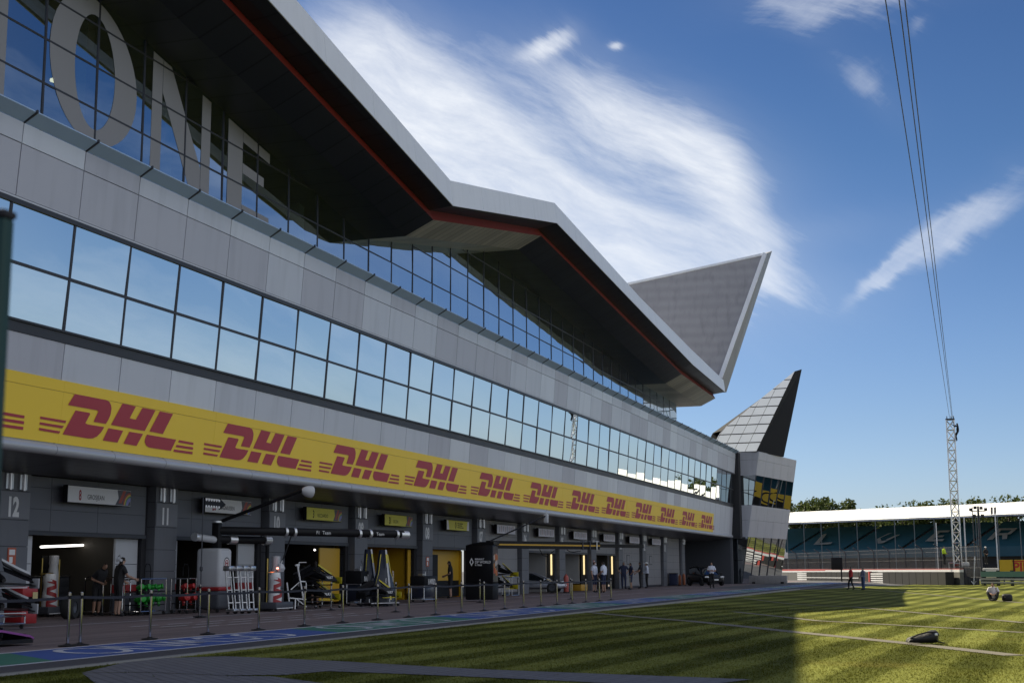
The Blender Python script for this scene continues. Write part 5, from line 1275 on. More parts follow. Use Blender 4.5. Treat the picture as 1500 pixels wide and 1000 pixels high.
g0 = V(x1_-.35, yb_+.35, 2.60); eb = atZ(876, 799.5, 2.48); eb2 = atZ(898, 801, 2.48)
t = thing('boom_gantry', 'long black boom with a yellow stripe reaching from the black cabinet, thin raised arm', 'gantry', g0)
d = (eb-g0); d.z = 0; L_ = d.length; d.normalize(); nn = V(d.y, -d.x, 0)
def bbeam(a, b, hw_, z0, z1, name, m, par=t):
    return MB().mesh([a+nn*hw_+V(0,0,z0), a-nn*hw_+V(0,0,z0), b-nn*hw_+V(0,0,z0), b+nn*hw_+V(0,0,z0), a+nn*hw_+V(0,0,z1), a-nn*hw_+V(0,0,z1), b-nn*hw_+V(0,0,z1), b+nn*hw_+V(0,0,z1)], [(0,1,2,3),(4,5,6,7),(0,3,7,4),(1,2,6,5),(0,1,5,4),(3,2,6,7)]).build(name, m, par)
a0 = V(g0.x, g0.y, 0); b0 = a0+d*L_
bb = bbeam(a0, b0, .12, 2.32, 2.66, 'boom', M['black']); bbeam(a0+nn*.124, b0+nn*.124, .003, 2.46, 2.53, 'boom_stripe', mat('amber_stripe', (.5, .28, .015), .4), bb)
bbeam(b0, b0+d*((eb2-eb).length), .08, 2.42, 2.58, 'boom_end', M['black'], bb)
for u in (.83, .90, .965): p = a0+d*L_*u; MB().tube([p+V(0,0,2.28)+nn*.15, p+V(0,0,2.72)+nn*.15], .03, 8).tube([p+V(0,0,2.70)+nn*.15-d*.14, p+V(0,0,2.70)+nn*.15+d*.14], .022, 8).build('clamp', M['dgrey'] if u < .95 else M['steel'], bb)
for u, ln in ((.45, 1.1), (.70, .35)):
    p = a0+d*L_*u+V(0, 0, 2.3); MB().tube([p, p+d*.2+V(0, 0, -.25*ln), p+d*.5+V(0, 0, -.3*ln), p+d*1.0+V(0, 0, -.05)], .018, 6).build('hanging_hose', M['black'], bb)
e5 = atX(800, 755, x1_+.9); MB().tube([g0, e5], .035, 8).build('lamp_arm', M['black'], t); MB().bbox((e5.x-.1, e5.y-.1, e5.z-.35), (e5.x+.1, e5.y+.1, e5.z+.1), .04).tube([e5, e5+V(0, .05, .3)], .02, 6).build('camera_head', M['grey_w'], t)
front_wing('yellow ended black front wing on a rack behind the black cabinet, upper of two', pp(742, 866, -23.6)+V(0, 0, 1.02), R(72), lettering=False)
front_wing('yellow ended black front wing on a rack behind the black cabinet, lower of two', pp(742, 866, -23.6)+V(0, -.1, .38), R(72), lettering=False)
q = pp(742, 866, -24.2); t = thing('wing_stand', 'tube stand behind the black cabinet carrying two yellow ended front wings', 'stand', q); mb = MB(); framebox(mb, (q.x-.05, q.y-.6, .05), (q.x+.5, q.y+.6, 1.0), .02); mb.build('frame', M['steel'], t); castors(t, [(q.x, q.y-.6), (q.x+.45, q.y+.6)], .05)
# bits before the left garages
p = pp(28, 905, -23.5); t = thing('tool_box', 'red tool chest in front of the leftmost pillar', 'tool box', p)
MB().bbox((p.x-.25, p.y-.3, .05), (p.x+.3, p.y+.32, .42), .02).build('lower_chest', M['redp'], t); MB().bbox((p.x-.25, p.y-.3, .72), (p.x+.3, p.y+.32, .98), .02).build('upper_chest', M['redp'], t)
MB().box((p.x-.2, p.y-.25, .42), (p.x+.25, p.y+.27, .72)).build('gap_shelf', M['black'], t); MB().box((p.x+.302, p.y+.1, .66), (p.x+.31, p.y+.3, .84)).build('notice', mat('notice_cream', (.5, .42, .2), .6), t)
front_wing('white tipped black wing at the far left edge, upper of two', pp(-4, 905, -22.2)+V(0, 0, .95), R(60), lettering=False, grp='black wings at the left edge', tip=M['grey_w'])
front_wing('white tipped black wing at the far left edge, lower of two', pp(-4, 905, -22.2)+V(0, 0, .35), R(60), lettering=False, grp='black wings at the left edge', tip=M['grey_w'])
p = pp(-6, 905, -22.2); t = thing('wing_stand', 'low stand with castors at the far left edge of the apron', 'stand', p); mb = MB(); framebox(mb, (p.x-.5, p.y-.9, .12), (p.x+.1, p.y+.95, .3), .02); mb.build('frame', M['steel'], t); castors(t, [(p.x+.05, p.y+.9), (p.x+.05, p.y-.8)], .05)
# magenta wing in the foreground left
p = G(22, 944); t = thing('car_wing', 'magenta and black front wing lying at the left edge of the pit lane', 'front wing', (p.x, p.y, 0))
M['mag'] = mat('magenta_paint', (.30, .07, .32), .35, 0, .1, coat=.3)
A = lambda a, b, z: V(p.x+a, p.y+b, z)
MB().loft([[A(.0, -1.3, .33), A(-.5, -1.3, .42), A(-.5, -1.3, .38), A(0, -1.3, .29)], [A(.1, -.5, .29), A(-.45, -.5, .36), A(-.45, -.5, .32), A(.1, -.5, .25)], [A(.15, .25, .17), A(-.4, .25, .22), A(-.4, .25, .18), A(.15, .25, .13)], [A(.1, .42, .12), A(-.3, .42, .15), A(-.3, .42, .11), A(.1, .42, .08)]]).build('upper_flap', M['mag'], t)
MB().loft([[A(.12, -1.4, .10), A(-.55, -1.4, .14), A(-.55, -1.4, .08), A(.12, -1.4, .04)], [A(.2, .2, .11), A(-.45, .2, .13), A(-.45, .2, .05), A(.2, .2, .03)], [A(.1, .40, .09), A(-.3, .40, .10), A(-.3, .40, .03), A(.1, .40, .02)]]).build('main_plane', M['gloss_black'], t)
MB().bbox((p.x-.42, p.y-.5, .14), (p.x+.08, p.y-.46, .34), .01).bbox((p.x-.42, p.y+.15, .10), (p.x+.1, p.y+.19, .20), .01).build('endplate', M['black'], t)
MB().tube([A(.05, -1.2, .03), A(.05, -1.2, .3)], .04, 8).build('stand_leg', M['chrome'], t)
# extinguisher, bollards
def cyl_thing(name, label, cat, loc, r, h_, m):
    t = thing(name, label, cat, loc); x, y = loc[0], loc[1]
    MB().lathe([(r*.9, 0), (r, .03), (r, h_*.8), (r*.75, h_*.9), (.3*r, h_*.95), (.3*r, h_), (.001, h_)], 14, 0, (x, y, 0)).build('body', m, t)
    MB().lathe([(r*1.25, 0), (r*1.25, .04), (r*.95, .06)], 14, 0, (x, y, 0)).build('base', M['black'], t)
cyl_thing('fire_extinguisher', 'large red fire extinguisher on the apron left of the pale open garage', 'extinguisher', pp(829.5, 873, -24.2), .16, 1.12, mat('extinguisher_red', (.45, .10, .08), .5))
cyl_thing('bollard', 'orange bollard at the mouth of the dark recess, left of two', 'bollard', pp(996, 857, -25.2), .13, .95, mat('bollard_orange', (.40, .13, .06), .6))
cyl_thing('bollard', 'orange bollard at the mouth of the dark recess, right of two', 'bollard', pp(1002, 857, -25.2), .13, 1.05, MATS['bollard_orange'])
t = thing('bin', 'dark blue bin against the pale wall before the recess', 'bin', pp(987, 856.5, -25.3)); q = t.location.copy(); MB().bbox((q.x-.3, q.y-.4, .05), (q.x+.3, q.y+.4, 1.0), .05).build('body', M['navy_c'], t); MB().bbox((q.x-.33, q.y-.43, 1.0), (q.x+.33, q.y+.43, 1.08), .03).build('lid', M['black'], t)
t = thing('crate', 'amber plastic crate on the floor of the pale open garage', 'crate', pp(850, 868, -25.7)); q = t.location.copy(); MB().bbox((q.x-.3, q.y-.8, 0), (q.x+.3, q.y+.8, .42), .03).build('body', mat('amber_plastic', (.45, .25, .02), .5), t); MB().bbox((q.x-.32, q.y-.82, .42), (q.x+.32, q.y+.82, .48), .02).build('rim', M['black'], t)

# ---- clutter inside the garages
def tool_cabinet(loc, label, m, w=1.2, h_=1.0, mon=False):
    t = thing('tool_cabinet', label, 'cabinet', loc, 'tool cabinets inside the garages'); x, y = loc[0], loc[1]
    MB().bbox((x-.3, y-w/2, .08), (x+.3, y+w/2, h_), .02).build('case', m, t)
    for i in range(4):
        z = .16+(h_-.2)*i/4; MB().bbox((x+.301, y-w/2+.04, z), (x+.32, y+w/2-.04, z+(h_-.2)/4-.03), .008).build('drawer', M['dgrey'], t)
    MB().bbox((x-.32, y-w/2-.02, h_+.001), (x+.32, y+w/2+.02, h_+.04), .01).build('worktop', M['steel'], t)
    if mon:
        MB().bbox((x-.1, y-.35, h_+.25), (x-.05, y+.35, h_+.68), .015).tube([(x-.1, y, h_+.04), (x-.1, y, h_+.3)], .03, 8).build('monitor', M['black'], t)
    castors(t, [(x+.2, y-w/2+.1), (x+.2, y+w/2-.1)], .05)
tool_cabinet((-29.0, PK(-1)+4.4, 0), 'red fronted tool cabinet in the first garage behind the bending person', M['redp'], 1.5, 1.0, True)
tool_cabinet((-28.6, PK(-1)+6.6, 0), 'dark tool cabinet in the first garage behind the person with headset', M['dgrey'], 1.3, 1.2, True)
tool_cabinet((-28.0, PK(0)+2.6, 0), 'dark tool cabinet in the second garage behind the pale cabinet', M['dgrey'], 1.4, 1.1, True)
tool_cabinet((-28.4, PK(1)+3.4, 0), 'black tool cabinet in the garage behind the person in black', M['black'], 1.8, 1.15, True)
tool_cabinet((-26.75, PK(2)+3.4, 0), 'black tool cabinet behind the upright engine covers', M['black'], 1.5, 1.0, True)
def wheel(loc, rz, label):
    t = thing('race_wheel', label, 'wheel', (0, 0, 0), 'spare race wheels by the garages')
    fr = Matrix.Rotation(R(90), 4, 'X'); MB().lathe([(.17, -.17), (.30, -.18), (.335, -.13), (.335, .13), (.30, .18), (.17, .17)], 26, 0, (0, 0, .335), Matrix.Translation((0, 0, .335)) @ fr @ Matrix.Translation((0, 0, -.335))).build('tyre', M['rubber'], t)
    MB().lathe([(.001, -.06), (.05, -.10), (.17, -.15), (.17, .15), (.05, .10), (.001, .06)], 26, 0, (0, 0, .335), Matrix.Translation((0, 0, .335)) @ fr @ Matrix.Translation((0, 0, -.335))).build('rim', M['dgrey'], t)
    put(t, loc, rz)
for (px, x, lab) in ((104, -25.3, 'spare black race wheel standing right of the first bottle trolley'), (112, -25.9, 'spare black race wheel just inside the first garage'), (375, -25.0, 'spare black race wheel between the jacks and the second bottle trolley'), (508, -24.6, 'spare black race wheel behind the stacked wings')):
    q = atX(px, 850, x); wheel((x, q.y, 0), R(80+px % 40), lab)

# ================================================================== CARS
def car(label, loc, rz, paint, sc=1.0, low=False, name='hatchback_car'):
    t = thing(name, label, 'car', (0, 0, 0)); L = 2.0; hb = .82 if not low else .72; hr = 1.46 if not low else 1.22
    def ring(x, w, z0, z1, n=16, e=.55):
        o = []
        for i in range(n):
            a = 2*math.pi*i/n; c_, s_ = math.cos(a), math.sin(a)
            o.append(V(x, w*math.copysign(abs(c_)**e, c_), (z0+z1)/2+(z1-z0)/2*math.copysign(abs(s_)**e, s_)))
        return o
    MB().loft([ring(-L, .62, .38, .72), ring(-L+.12, .78, .25, hb+.08), ring(-1.3, .87, .22, hb+.12), ring(-.3, .89, .22, hb+.08), ring(.7, .88, .22, hb+.04), ring(1.3, .86, .23, hb-.02), ring(1.75, .80, .24, hb-.12), ring(L, .60, .32, .58)]).build('body', paint, t)
    def cab(o): return [ring(-1.85+o, .62, hb-.1, hb+.2, e=.5), ring(-1.6+o, .70-o, hb-.1, hr-.08, e=.5), ring(-.8, .70-o, hb-.1, hr-o, e=.5), ring(-.05, .70-o, hb-.1, hr-.03-o, e=.5), ring(.45-o, .72-o, hb-.1, hr-.25-o, e=.5), ring(1.05-o, .76-o, hb-.12, hb+.02, e=.5)]
    MB().loft(cab(0.0)).build('windows', M['cargl'], t)
    MB().loft([ring(-1.62, .58, hr-.10, hr-.02, e=.7), ring(-.8, .60, hr-.05, hr+.015, e=.7), ring(-.05, .60, hr-.10, hr-.005, e=.7)]).build('roof', paint, t)
    mb = MB()
    for s in (-1, 1):
        mb.tube([(1.02, s*.72, hb), (.42, s*.62, hr-.22), (-.05, s*.57, hr-.02), (-.8, s*.58, hr)], .035, 8); mb.tube([(-.35, s*.72, hb), (-.3, s*.60, hr-.03)], .04, 8); mb.tube([(-1.8, s*.64, hb+.05), (-1.55, s*.60, hr-.1), (-.8, s*.58, hr)], .06, 8)
    mb.build('pillars', paint, t)
    for sx_ in (-1.22, 1.25):
        for s in (-1, 1):
            fr = Matrix.Translation((sx_, s*.80, .33)) @ Matrix.Rotation(R(90), 4, 'X'); w = MB().lathe([(.20, -.10), (.31, -.10), (.33, -.06), (.33, .06), (.31, .10), (.20, .10)], 24, 0, (0, 0, 0), fr).build('wheel', M['rubber'], t)
            mb = MB().lathe([(.001, -.06), (.205, -.085), (.205, .085), (.001, .06)], 24, 0, (0, 0, 0), fr)
            for k in range(5): mb.box((-.02, .05, -.095), (.02, .20, .095), 0, fr @ Matrix.Rotation(R(72*k), 4, 'Z'))
            mb.build('rim', M['dgrey'], w)
    for s in (-1, 1):
        MB().bbox((1.70, s*.62-.17, .58), (1.93, s*.62+.15, .72), .05).build('headlight', mat('headlamp_glass', (.6, .62, .65), .1, .3), t); MB().bbox((.72, s*.98-.10, hb+.02), (.84, s*.98+.08, hb+.14), .04).build('mirror', paint, t)
        MB().bbox((-1.98, s*.66-.10, .62), (-1.80, s*.66+.10, .80), .04).build('tail_light', M['redp'], t)
    MB().bbox((1.90, -.42, .40), (2.0, .42, .54), .03).build('grille', M['black'], t); MB().bbox((1.985, -.26, .40), (2.012, .26, .50), .004).build('number_plate', M['paint_w'], t)
    put(t, loc, rz, sc); return t
q = pz(1034, 857.5)
car('black hatchback parked before the dark recess, front towards the pit lane', V(q.x-.3, q.y+1.5, 0), R(-58), M['gloss_black'], 1.12)
car('low silver car nosing out of the pale open garage', V(-26.1, PK(5)+4.1, 0), R(8), mat('silver_car_paint', (.42, .44, .50), .3, .5, .05, coat=.6), 1.0, True, 'sports_car')
# ================================================================== GRANDSTAND ACROSS THE TRACK
SO, SU, SN = V(6.75, 244.7, 0), V(.837, -.547, 0), V(-.547, -.837, 0)
def sp_(u, n, z): return SO+SU*u+SN*n+V(0, 0, z)
GS = thing('grandstand', 'long covered grandstand with white roof and green seats carrying pale letters', 'grandstand', SO)
U0, U1 = -62, 125
M['roofw'] = mat('stand_roof_white', (.90, .90, .87), .5, 0, .03, .4, dirt=.1)
mb = MB(); u = U0
while u < U1:
    a, b = u+.03, u+3.97; o = rnd.uniform(-.03, .03)
    mb.prism([sp_(a, 0, 10+o), sp_(b, 0, 10+o), sp_(b, -7.5, 12.3+o), sp_(a, -7.5, 12.3+o)], V(0, 0, -.25)); mb.prism([sp_(a, -7.5, 12.3+o), sp_(b, -7.5, 12.3+o), sp_(b, -17, 11.4+o), sp_(a, -17, 11.4+o)], V(0, 0, -.25)); u += 4
mb.build('roof', M['roofw'], GS)
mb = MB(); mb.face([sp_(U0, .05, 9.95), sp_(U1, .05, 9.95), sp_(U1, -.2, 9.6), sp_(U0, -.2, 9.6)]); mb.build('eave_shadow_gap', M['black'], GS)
M['seat'] = mat('stand_seat_green', (.012, .085, .095), .6, 0, .3, 1.2)
M['seatw'] = mat('stand_seat_pale', (.50, .46, .38), .6, 0, .1)
M['aisle'] = mat('stand_aisle', (.24, .18, .155), .7)
NR = 16
def rake(n): return 4.3+(n/NR)*4.5, -1.0-(n/NR)*11.5      # z, distance back
mb = MB()
for r in range(NR):
    z, d = rake(r); z2, d2 = rake(r+1)
    mb.face([sp_(U0, d, z), sp_(U1, d, z), sp_(U1, d2, z), sp_(U0, d2, z)], 1)
    mb.face([sp_(U0, d2, z), sp_(U1, d2, z), sp_(U1, d2, z2), sp_(U0, d2, z2)], 1)
    u = U0
    while u < U1:
        if int((u-U0)//12.6) % 1 == 0:
            u2 = min(u+11.6, U1); mb.prism([sp_(u, d2+.45, z+.42), sp_(u2, d2+.45, z+.42), sp_(u2, d2+.30, z+.80), sp_(u, d2+.30, z+.80)], SN*.08); mb.prism([sp_(u, d2+.5, z+.36), sp_(u2, d2+.5, z+.36), sp_(u2, d2+.48, z+.44), sp_(u, d2+.48, z+.44)], SN*.4)
        u += 12.6
mb.build('seats', [M['seat'], M['aisle']], GS)
def onrake(px, py):      # pixel to the sloping plane of seat backs
    za, da = rake(0); zb, db = rake(NR); A0 = sp_(0, da, za+.95); Dn = (sp_(0, db, zb+.95)-A0); nrm = SU.cross(Dn).normalized()
    r = ray(px, py); return C0+r*((A0-C0).dot(nrm)/r.dot(nrm))
def seatletter(quads):
    mb = MB()
    for q in quads: mb.face([onrake(*p) for p in q])
    mb.build('seat_letter', M['seatw'], GS)
k = lambda x, y: (1140+x/8.333, 730+y/8.333)
seatletter([[k(545, 432), k(592, 428), k(505, 540), k(430, 560)], [k(520, 540), k(660, 528), k(640, 552), k(432, 562)]])
seatletter([[k(1205, 490), k(1245, 478), k(1262, 520), k(1215, 545)], [k(1215, 545), k(1245, 515), k(1345, 505), k(1280, 540)], [k(1345, 505), k(1310, 500), k(1440, 440), k(1490, 436)], [k(1245, 478), k(1205, 490), k(1340, 425), k(1395, 412)]])
k2 = lambda x, y: (1280+x/6.668, 730+y/6.668)
seatletter([[k2(620, 312), k2(665, 310), k2(560, 412), k2(500, 415)], [k2(660, 310), k2(745, 308), k2(730, 326), k2(640, 328)], [k2(610, 360), k2(690, 356), k2(672, 374), k2(590, 378)], [k2(560, 396), k2(690, 392), k2(670, 412), k2(530, 416)]])
seatletter([[k2(1215, 290), k2(1262, 288), k2(1160, 398), k2(1105, 402)], [k2(1255, 288), k2(1400, 286), k2(1385, 304), k2(1240, 306)], [k2(1352, 300), k2(1402, 290), k2(1335, 345), k2(1290, 350)], [k2(1205, 338), k2(1330, 332), k2(1310, 352), k2(1185, 358)], [k2(1255, 352), k2(1305, 348), k2(1300, 390), k2(1255, 394)]])
k3 = lambda x: x
mb = MB()
for u in rng(U0+.5, U1-.5, 4.0): mb.tube([sp_(u, .0, .0), sp_(u, -.0, 9.8)], .085, 6)
mb.build('column', mat('stand_column', (.16, .18, .18), .5), GS)
mb = MB(); u = U0+12.1
while u < U1:
    for r in range(NR):
        z, d = rake(r); z2, d2 = rake(r+1); mb.box((0, 0, 0), (0, 0, 0)) if 0 else mb.prism([sp_(u-.5, d, z+.03), sp_(u+.4, d, z+.03), sp_(u+.4, d2, z+.05), sp_(u-.5, d2, z+.05)], V(0, 0, .12))
    u += 12.6
mb.build('stairs', mat('stair_rust', (.26, .17, .14), .8), GS)
mb = MB(); mb.prism([sp_(U0, -.8, 3.3), sp_(U1, -.8, 3.3), sp_(U1, -.8, 4.9), sp_(U0, -.8, 4.9)], SN*.1); mb.build('front_parapet', mat('stand_front', (.012, .075, .10), .5, 0, .25, .6), GS)
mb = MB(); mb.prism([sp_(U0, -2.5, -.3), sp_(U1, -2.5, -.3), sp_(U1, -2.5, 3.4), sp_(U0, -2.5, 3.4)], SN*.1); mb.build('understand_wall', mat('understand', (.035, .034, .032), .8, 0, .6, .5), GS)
mb = MB()
for q0 in (atY(1449.5, 755, 200), atY(1454.5, 755, 200)): pass
def onroof(px, py):
    A0 = sp_(0, 0, 10.03); nrm = SU.cross(sp_(0, -7.5, 12.33)-A0).normalized(); r = ray(px, py); return C0+r*((A0-C0).dot(nrm)/r.dot(nrm))+V(0, 0, .04)
for x in (1451.3, 1456.2): mb.face([onroof(x, 753), onroof(x+2.6, 752.5), onroof(x+2.4, 742.5), onroof(x-.2, 743)])
mb.build('roof_number', M['black'], GS)

# ---- track wall, debris fence, tyre barrier
WA, WB = V(-34, 213, 0), V(-2.0, 147, 0); WU = (WB-WA).normalized(); WN = V(WU.y, -WU.x, 0)
if WN.y > 0: WN = -WN
WLn = (WB-WA).length
def wp(u, n, z): p = WA+WU*u+WN*n; return V(p.x, p.y, z)
t = thing('track_wall', 'concrete track wall with a white and red painted top band', 'wall', wp(WLn/2, 0, -.3))
def wbox(mb, u0, u1, n0, n1, z0, z1, mi=0): return mb.mesh([wp(u, n, z) for u in (u0, u1) for n in (n0, n1) for z in (z0, z1)], [(0,1,3,2),(4,6,7,5),(0,4,5,1),(2,3,7,6),(0,2,6,4),(1,5,7,3)], mi)
mb = MB(); u = -30.0
while u < WLn: wbox(mb, u+.02, min(u+4, WLn)-.02, -.2, .2, -.3, .98); u += 4
mb.build('wall_blocks', mat('barrier_concrete', (.13, .13, .13), .85, 0, .2, 1.5, dirt=.3), t)
mb = MB(); wbox(mb, -30, 14, -.21, .21, .985, 1.30, 0); wbox(mb, 14.02, WLn, -.21, .21, .985, 1.15, 0); wbox(mb, 14.02, 36, -.21, .21, 1.155, 1.36, 1); wbox(mb, 36.02, WLn, -.21, .21, 1.155, 1.24, 0); wbox(mb, 36.02, WLn, -.21, .21, 1.245, 1.33, 1)
mb.build('painted_band', [M['paint_w'], mat('faded_red', (.45, .09, .08), .6)], t)
t = thing('debris_fence', 'tall wire debris fence standing behind the track wall', 'fence', wp(WLn/2, -.6, -.3))
for i, u in enumerate(rng(-30, WLn+3, 4.4)):
    p = wp(u, -.6, -.3); MB().tube([p, wp(u, -.6, 3.0), wp(u, -.5, 3.4), wp(u, .1, 3.8)], .05, 6).build('fence_post', M['frame'], t)
mb = MB()
for z in (.5, 1.4, 2.2, 3.0, 3.4): mb.tube([wp(-30, -.6, z), wp(WLn+3, -.6, z)], .014, 4)
mb.build('cable', M['frame'], t)
def mesh_mat():
    m = bpy.data.materials.new('wire_mesh'); m.use_nodes = True; nt = m.node_tree; b = nt.nodes['Principled BSDF']; b.inputs['Base Color'].default_value = (.03, .03, .035, 1); b.inputs['Roughness'].default_value = .6
    g = nt.nodes.new('ShaderNodeNewGeometry'); br = nt.nodes.new('ShaderNodeTexBrick'); br.offset = 0; br.inputs['Scale'].default_value = 5.0; br.inputs['Mortar Size'].default_value = .045; br.inputs['Brick Width'].default_value = .5; br.inputs['Row Height'].default_value = .5
    cx_ = nt.nodes.new('ShaderNodeSeparateXYZ'); cb = nt.nodes.new('ShaderNodeCombineXYZ'); nt.links.new(g.outputs['Position'], cx_.inputs[0]); nt.links.new(cx_.outputs[1], cb.inputs[0]); nt.links.new(cx_.outputs[2], cb.inputs[1]); nt.links.new(cb.outputs[0], br.inputs['Vector'])
    nt.links.new(br.outputs['Fac'], b.inputs['Alpha']); return m
MB().face([wp(-30, -.62, .4), wp(WLn+3, -.62, .4), wp(WLn+3, -.62, 3.5), wp(-30, -.62, 3.5)]).build('wire_mesh', mesh_mat(), t)
t = thing('tyre_barrier', 'dark tyre barrier with red end post and white slatted panels', 'barrier', wp(50, .9, -.3))
ua = 29.0; i = 0
while ua < WLn-1.0:
    ub = ua+1.75; s_ = i
    mb = MB(); slat = i in (0, 1, 14, 15)
    if not slat: wbox(mb, ua+.04, ub-.04, .5, 1.4, -.29, 1.02, 0); mb2 = None
    else:
        for z in range(5): wbox(mb, ua+.01, ub-.01, .75, 1.4, -.22+z*.24, -.08+z*.24, 1)
        wbox(mb, ua+.01, ub-.01, .5, .74, -.29, 1.0, 0)
    if not slat and i < 12: wbox(mb, ua, ub, 1.401, 1.43, .30, .38, 1)
    mb.build('barrier_block', [M['rubber'], M['paint_w']], t); ua = ub; i += 1
mb = MB()
for uu in (29+1.75*14-.35, 29+1.75*13-.4): wbox(mb, uu, uu+.3, 1.2, 1.5, -.29, 1.08)
mb.build('end_post', mat('barrier_red', (.50, .08, .06), .5), t)
q = atY(1226, 825, 165); t = thing('screen', 'black square screen on a post above the track wall', 'screen', (q.x, q.y, -.3))
MB().bbox((q.x-.62, q.y-.25, q.z-.68), (q.x+.62, q.y+.1, q.z+.68), .04).build('screen_case', M['black'], t); MB().tube([(q.x+.45, q.y, -.3), (q.x+.45, q.y, q.z-.6)], .08, 8).build('post', M['black'], t)
# ---- concrete block, small sign by the tower
a, b = G(1098, 853), G(1153, 852.5); a = V(-23.6, 136.5, 0); 
q0 = atZ(1098, 853.5, 0); q1 = atZ(1153, 852.5, 0); yb = 138.0
x0 = atY(1098, 850, yb).x; x1 = atY(1153, 850, yb).x; zt = atY(1125, 842.5, yb).z
t = thing('concrete_block', 'long pale concrete block at the foot of the leaning tower', 'barrier', ((x0+x1)/2, yb, 0))
MB().bbox((x0, yb-.3, 0), (x1, yb+.3, zt), .05).build('block', mat('block_concrete', (.27, .26, .26), .85, 0, .15, 1.5, dirt=.3), t)
mb = MB()
for u in (.12, .88): mb.box((x0+(x1-x0)*u-.15, yb-.302, .02), (x0+(x1-x0)*u+.15, yb-.297, .18))
mb.build('lifting_slot', M['black'], t)
q = atY(1148, 813, 158); t = thing('sign', 'small blank white sign on a post right of the leaning tower, with a whip aerial', 'sign', (q.x, q.y, 0))
MB().bbox((q.x-.45, q.y-.05, q.z-.32), (q.x+.45, q.y+.02, q.z+.32), .02).build('board', M['grey_w'], t); MB().tube([(q.x-.3, q.y, 0), (q.x-.3, q.y, q.z-.3)], .05, 8).build('post', M['steel'], t); MB().tube([(q.x+.2, q.y, q.z+.3), (q.x+.08, q.y, q.z+1.75)], .035, 6).build('aerial', M['paint_w'], t)

# ---- truss mast, base and cables
MH = 16.15
t = thing('truss_mast', 'tall silver lattice truss mast rising above the grandstand', 'mast', (MX, MY, 0))
hw = .37
for sx_ in (-1, 1):
    for sy_ in (-1, 1): MB().tube([(MX+sx_*hw, MY+sy_*hw, .6), (MX+sx_*hw, MY+sy_*hw, MH)], .065, 8).build('leg', M['alu'], t)
mb = MB(); n = 15
for i in range(n):
    z0 = .8+(MH-.8)*i/n; z1 = .8+(MH-.8)*(i+1)/n
    cs = [(-hw, -hw), (hw, -hw), (hw, hw), (-hw, hw)]
    for j in range(4):
        (xa, ya), (xb, yb2) = cs[j], cs[(j+1) % 4]
        mb.tube([(MX+xa, MY+ya, z0), (MX+xb, MY+yb2, z0)], .045, 6)
        if (i+j) % 2: xa, ya, xb, yb2 = xb, yb2, xa, ya
        mb.tube([(MX+xa, MY+ya, z0), (MX+xb, MY+yb2, z1)], .058, 6)
mb.build('bracing', M['alu'], t)
mb = MB(); mb.bbox((MX-.45, MY-.45, MH), (MX+.45, MY+.45, MH+.12), .03)
for (a, b) in ((-.3, 0), (.1, .2), (.35, -.1)): mb.lathe([(.001, -.04), (.16, -.04), (.12, 0), (.16, .04), (.001, .04)], 12, 0, (0, 0, 0), Matrix.Translation((MX+a, MY+b, MH+.28)) @ Matrix.Rotation(R(90), 4, 'Y'))
mb.build('pulley_head', M['frame'], t)
for lab, x1, x0 in (('leftmost of the three steel cables running up from the mast head', 1391, 1297), ('middle one of the three steel cables running up from the mast head', 1394.5, 1317), ('rightmost of the three steel cables running up from the mast head', 1395.5, 1325.5)):
    a = atY(x1, 612, MY); b = atY(x1+(x0-x1)*2.0, 612-612*2.0, 20.0)
    b2 = a+(b-a)*1.0; pts = [a.lerp(b2, i/12) for i in range(13)]
    tag(MB().tube(pts, .017, 6).build('cable', M['frame']), lab, 'cable', 'cables from the mast head')
t = thing('mast_base', 'grey equipment container at the foot of the truss mast', 'container', (-.9, 150.5, -.3))
x0, x1 = atY(1400, 840, 150).x, atY(1434, 840, 150).x
MB().bbox((x0, 149.4, -.28), (x1, 151.6, 1.55), .05).build('container', mat('container_grey', (.075, .075, .08), .6, 0, .2, 1.5, dirt=.3), t)
mb = MB()
for x in rng(x0+.1, x1-.1, .35): mb.box((x, 149.385, -.2), (x+.12, 149.41, 1.5))
mb.build('ribs', M['frame'], t)
MB().bbox((x0+.4, 149.6, 1.55), (x0+1.35, 150.6, 1.95), .08).build('white_unit', M['paint_w'], t); MB().bbox((x0-.1, 149.7, 1.552), (x0+.35, 150.4, 1.85), .06).build('red_unit', M['redp'], t)
MB().tube([(x1-.55, 149.2, -.2), (x1-.35, 149.25, 1.9), (x1-.3, 149.3, 2.5)], .06, 8).tube([(x1-.75, 149.2, .1), (x1-.55, 149.2, -.25), (x1-.3, 149.2, .1)], .05, 8).build('winch_arm', M['alu'], t)
x2 = atY(1389, 840, 149.5).x
MB().box((x2, 149, -.28), (x0-.05, 151, .10)).build('plinth', M['dgrey'], t)
mb = MB(); framebox(mb, (x2+.1, 149.2, .1), (x0-.15, 150.6, 1.9), .04); mb.tube([(x2+.1, 149.2, .9), (x0-.15, 149.2, .9)], .03, 6); mb.build('work_platform', M['steel'], t)
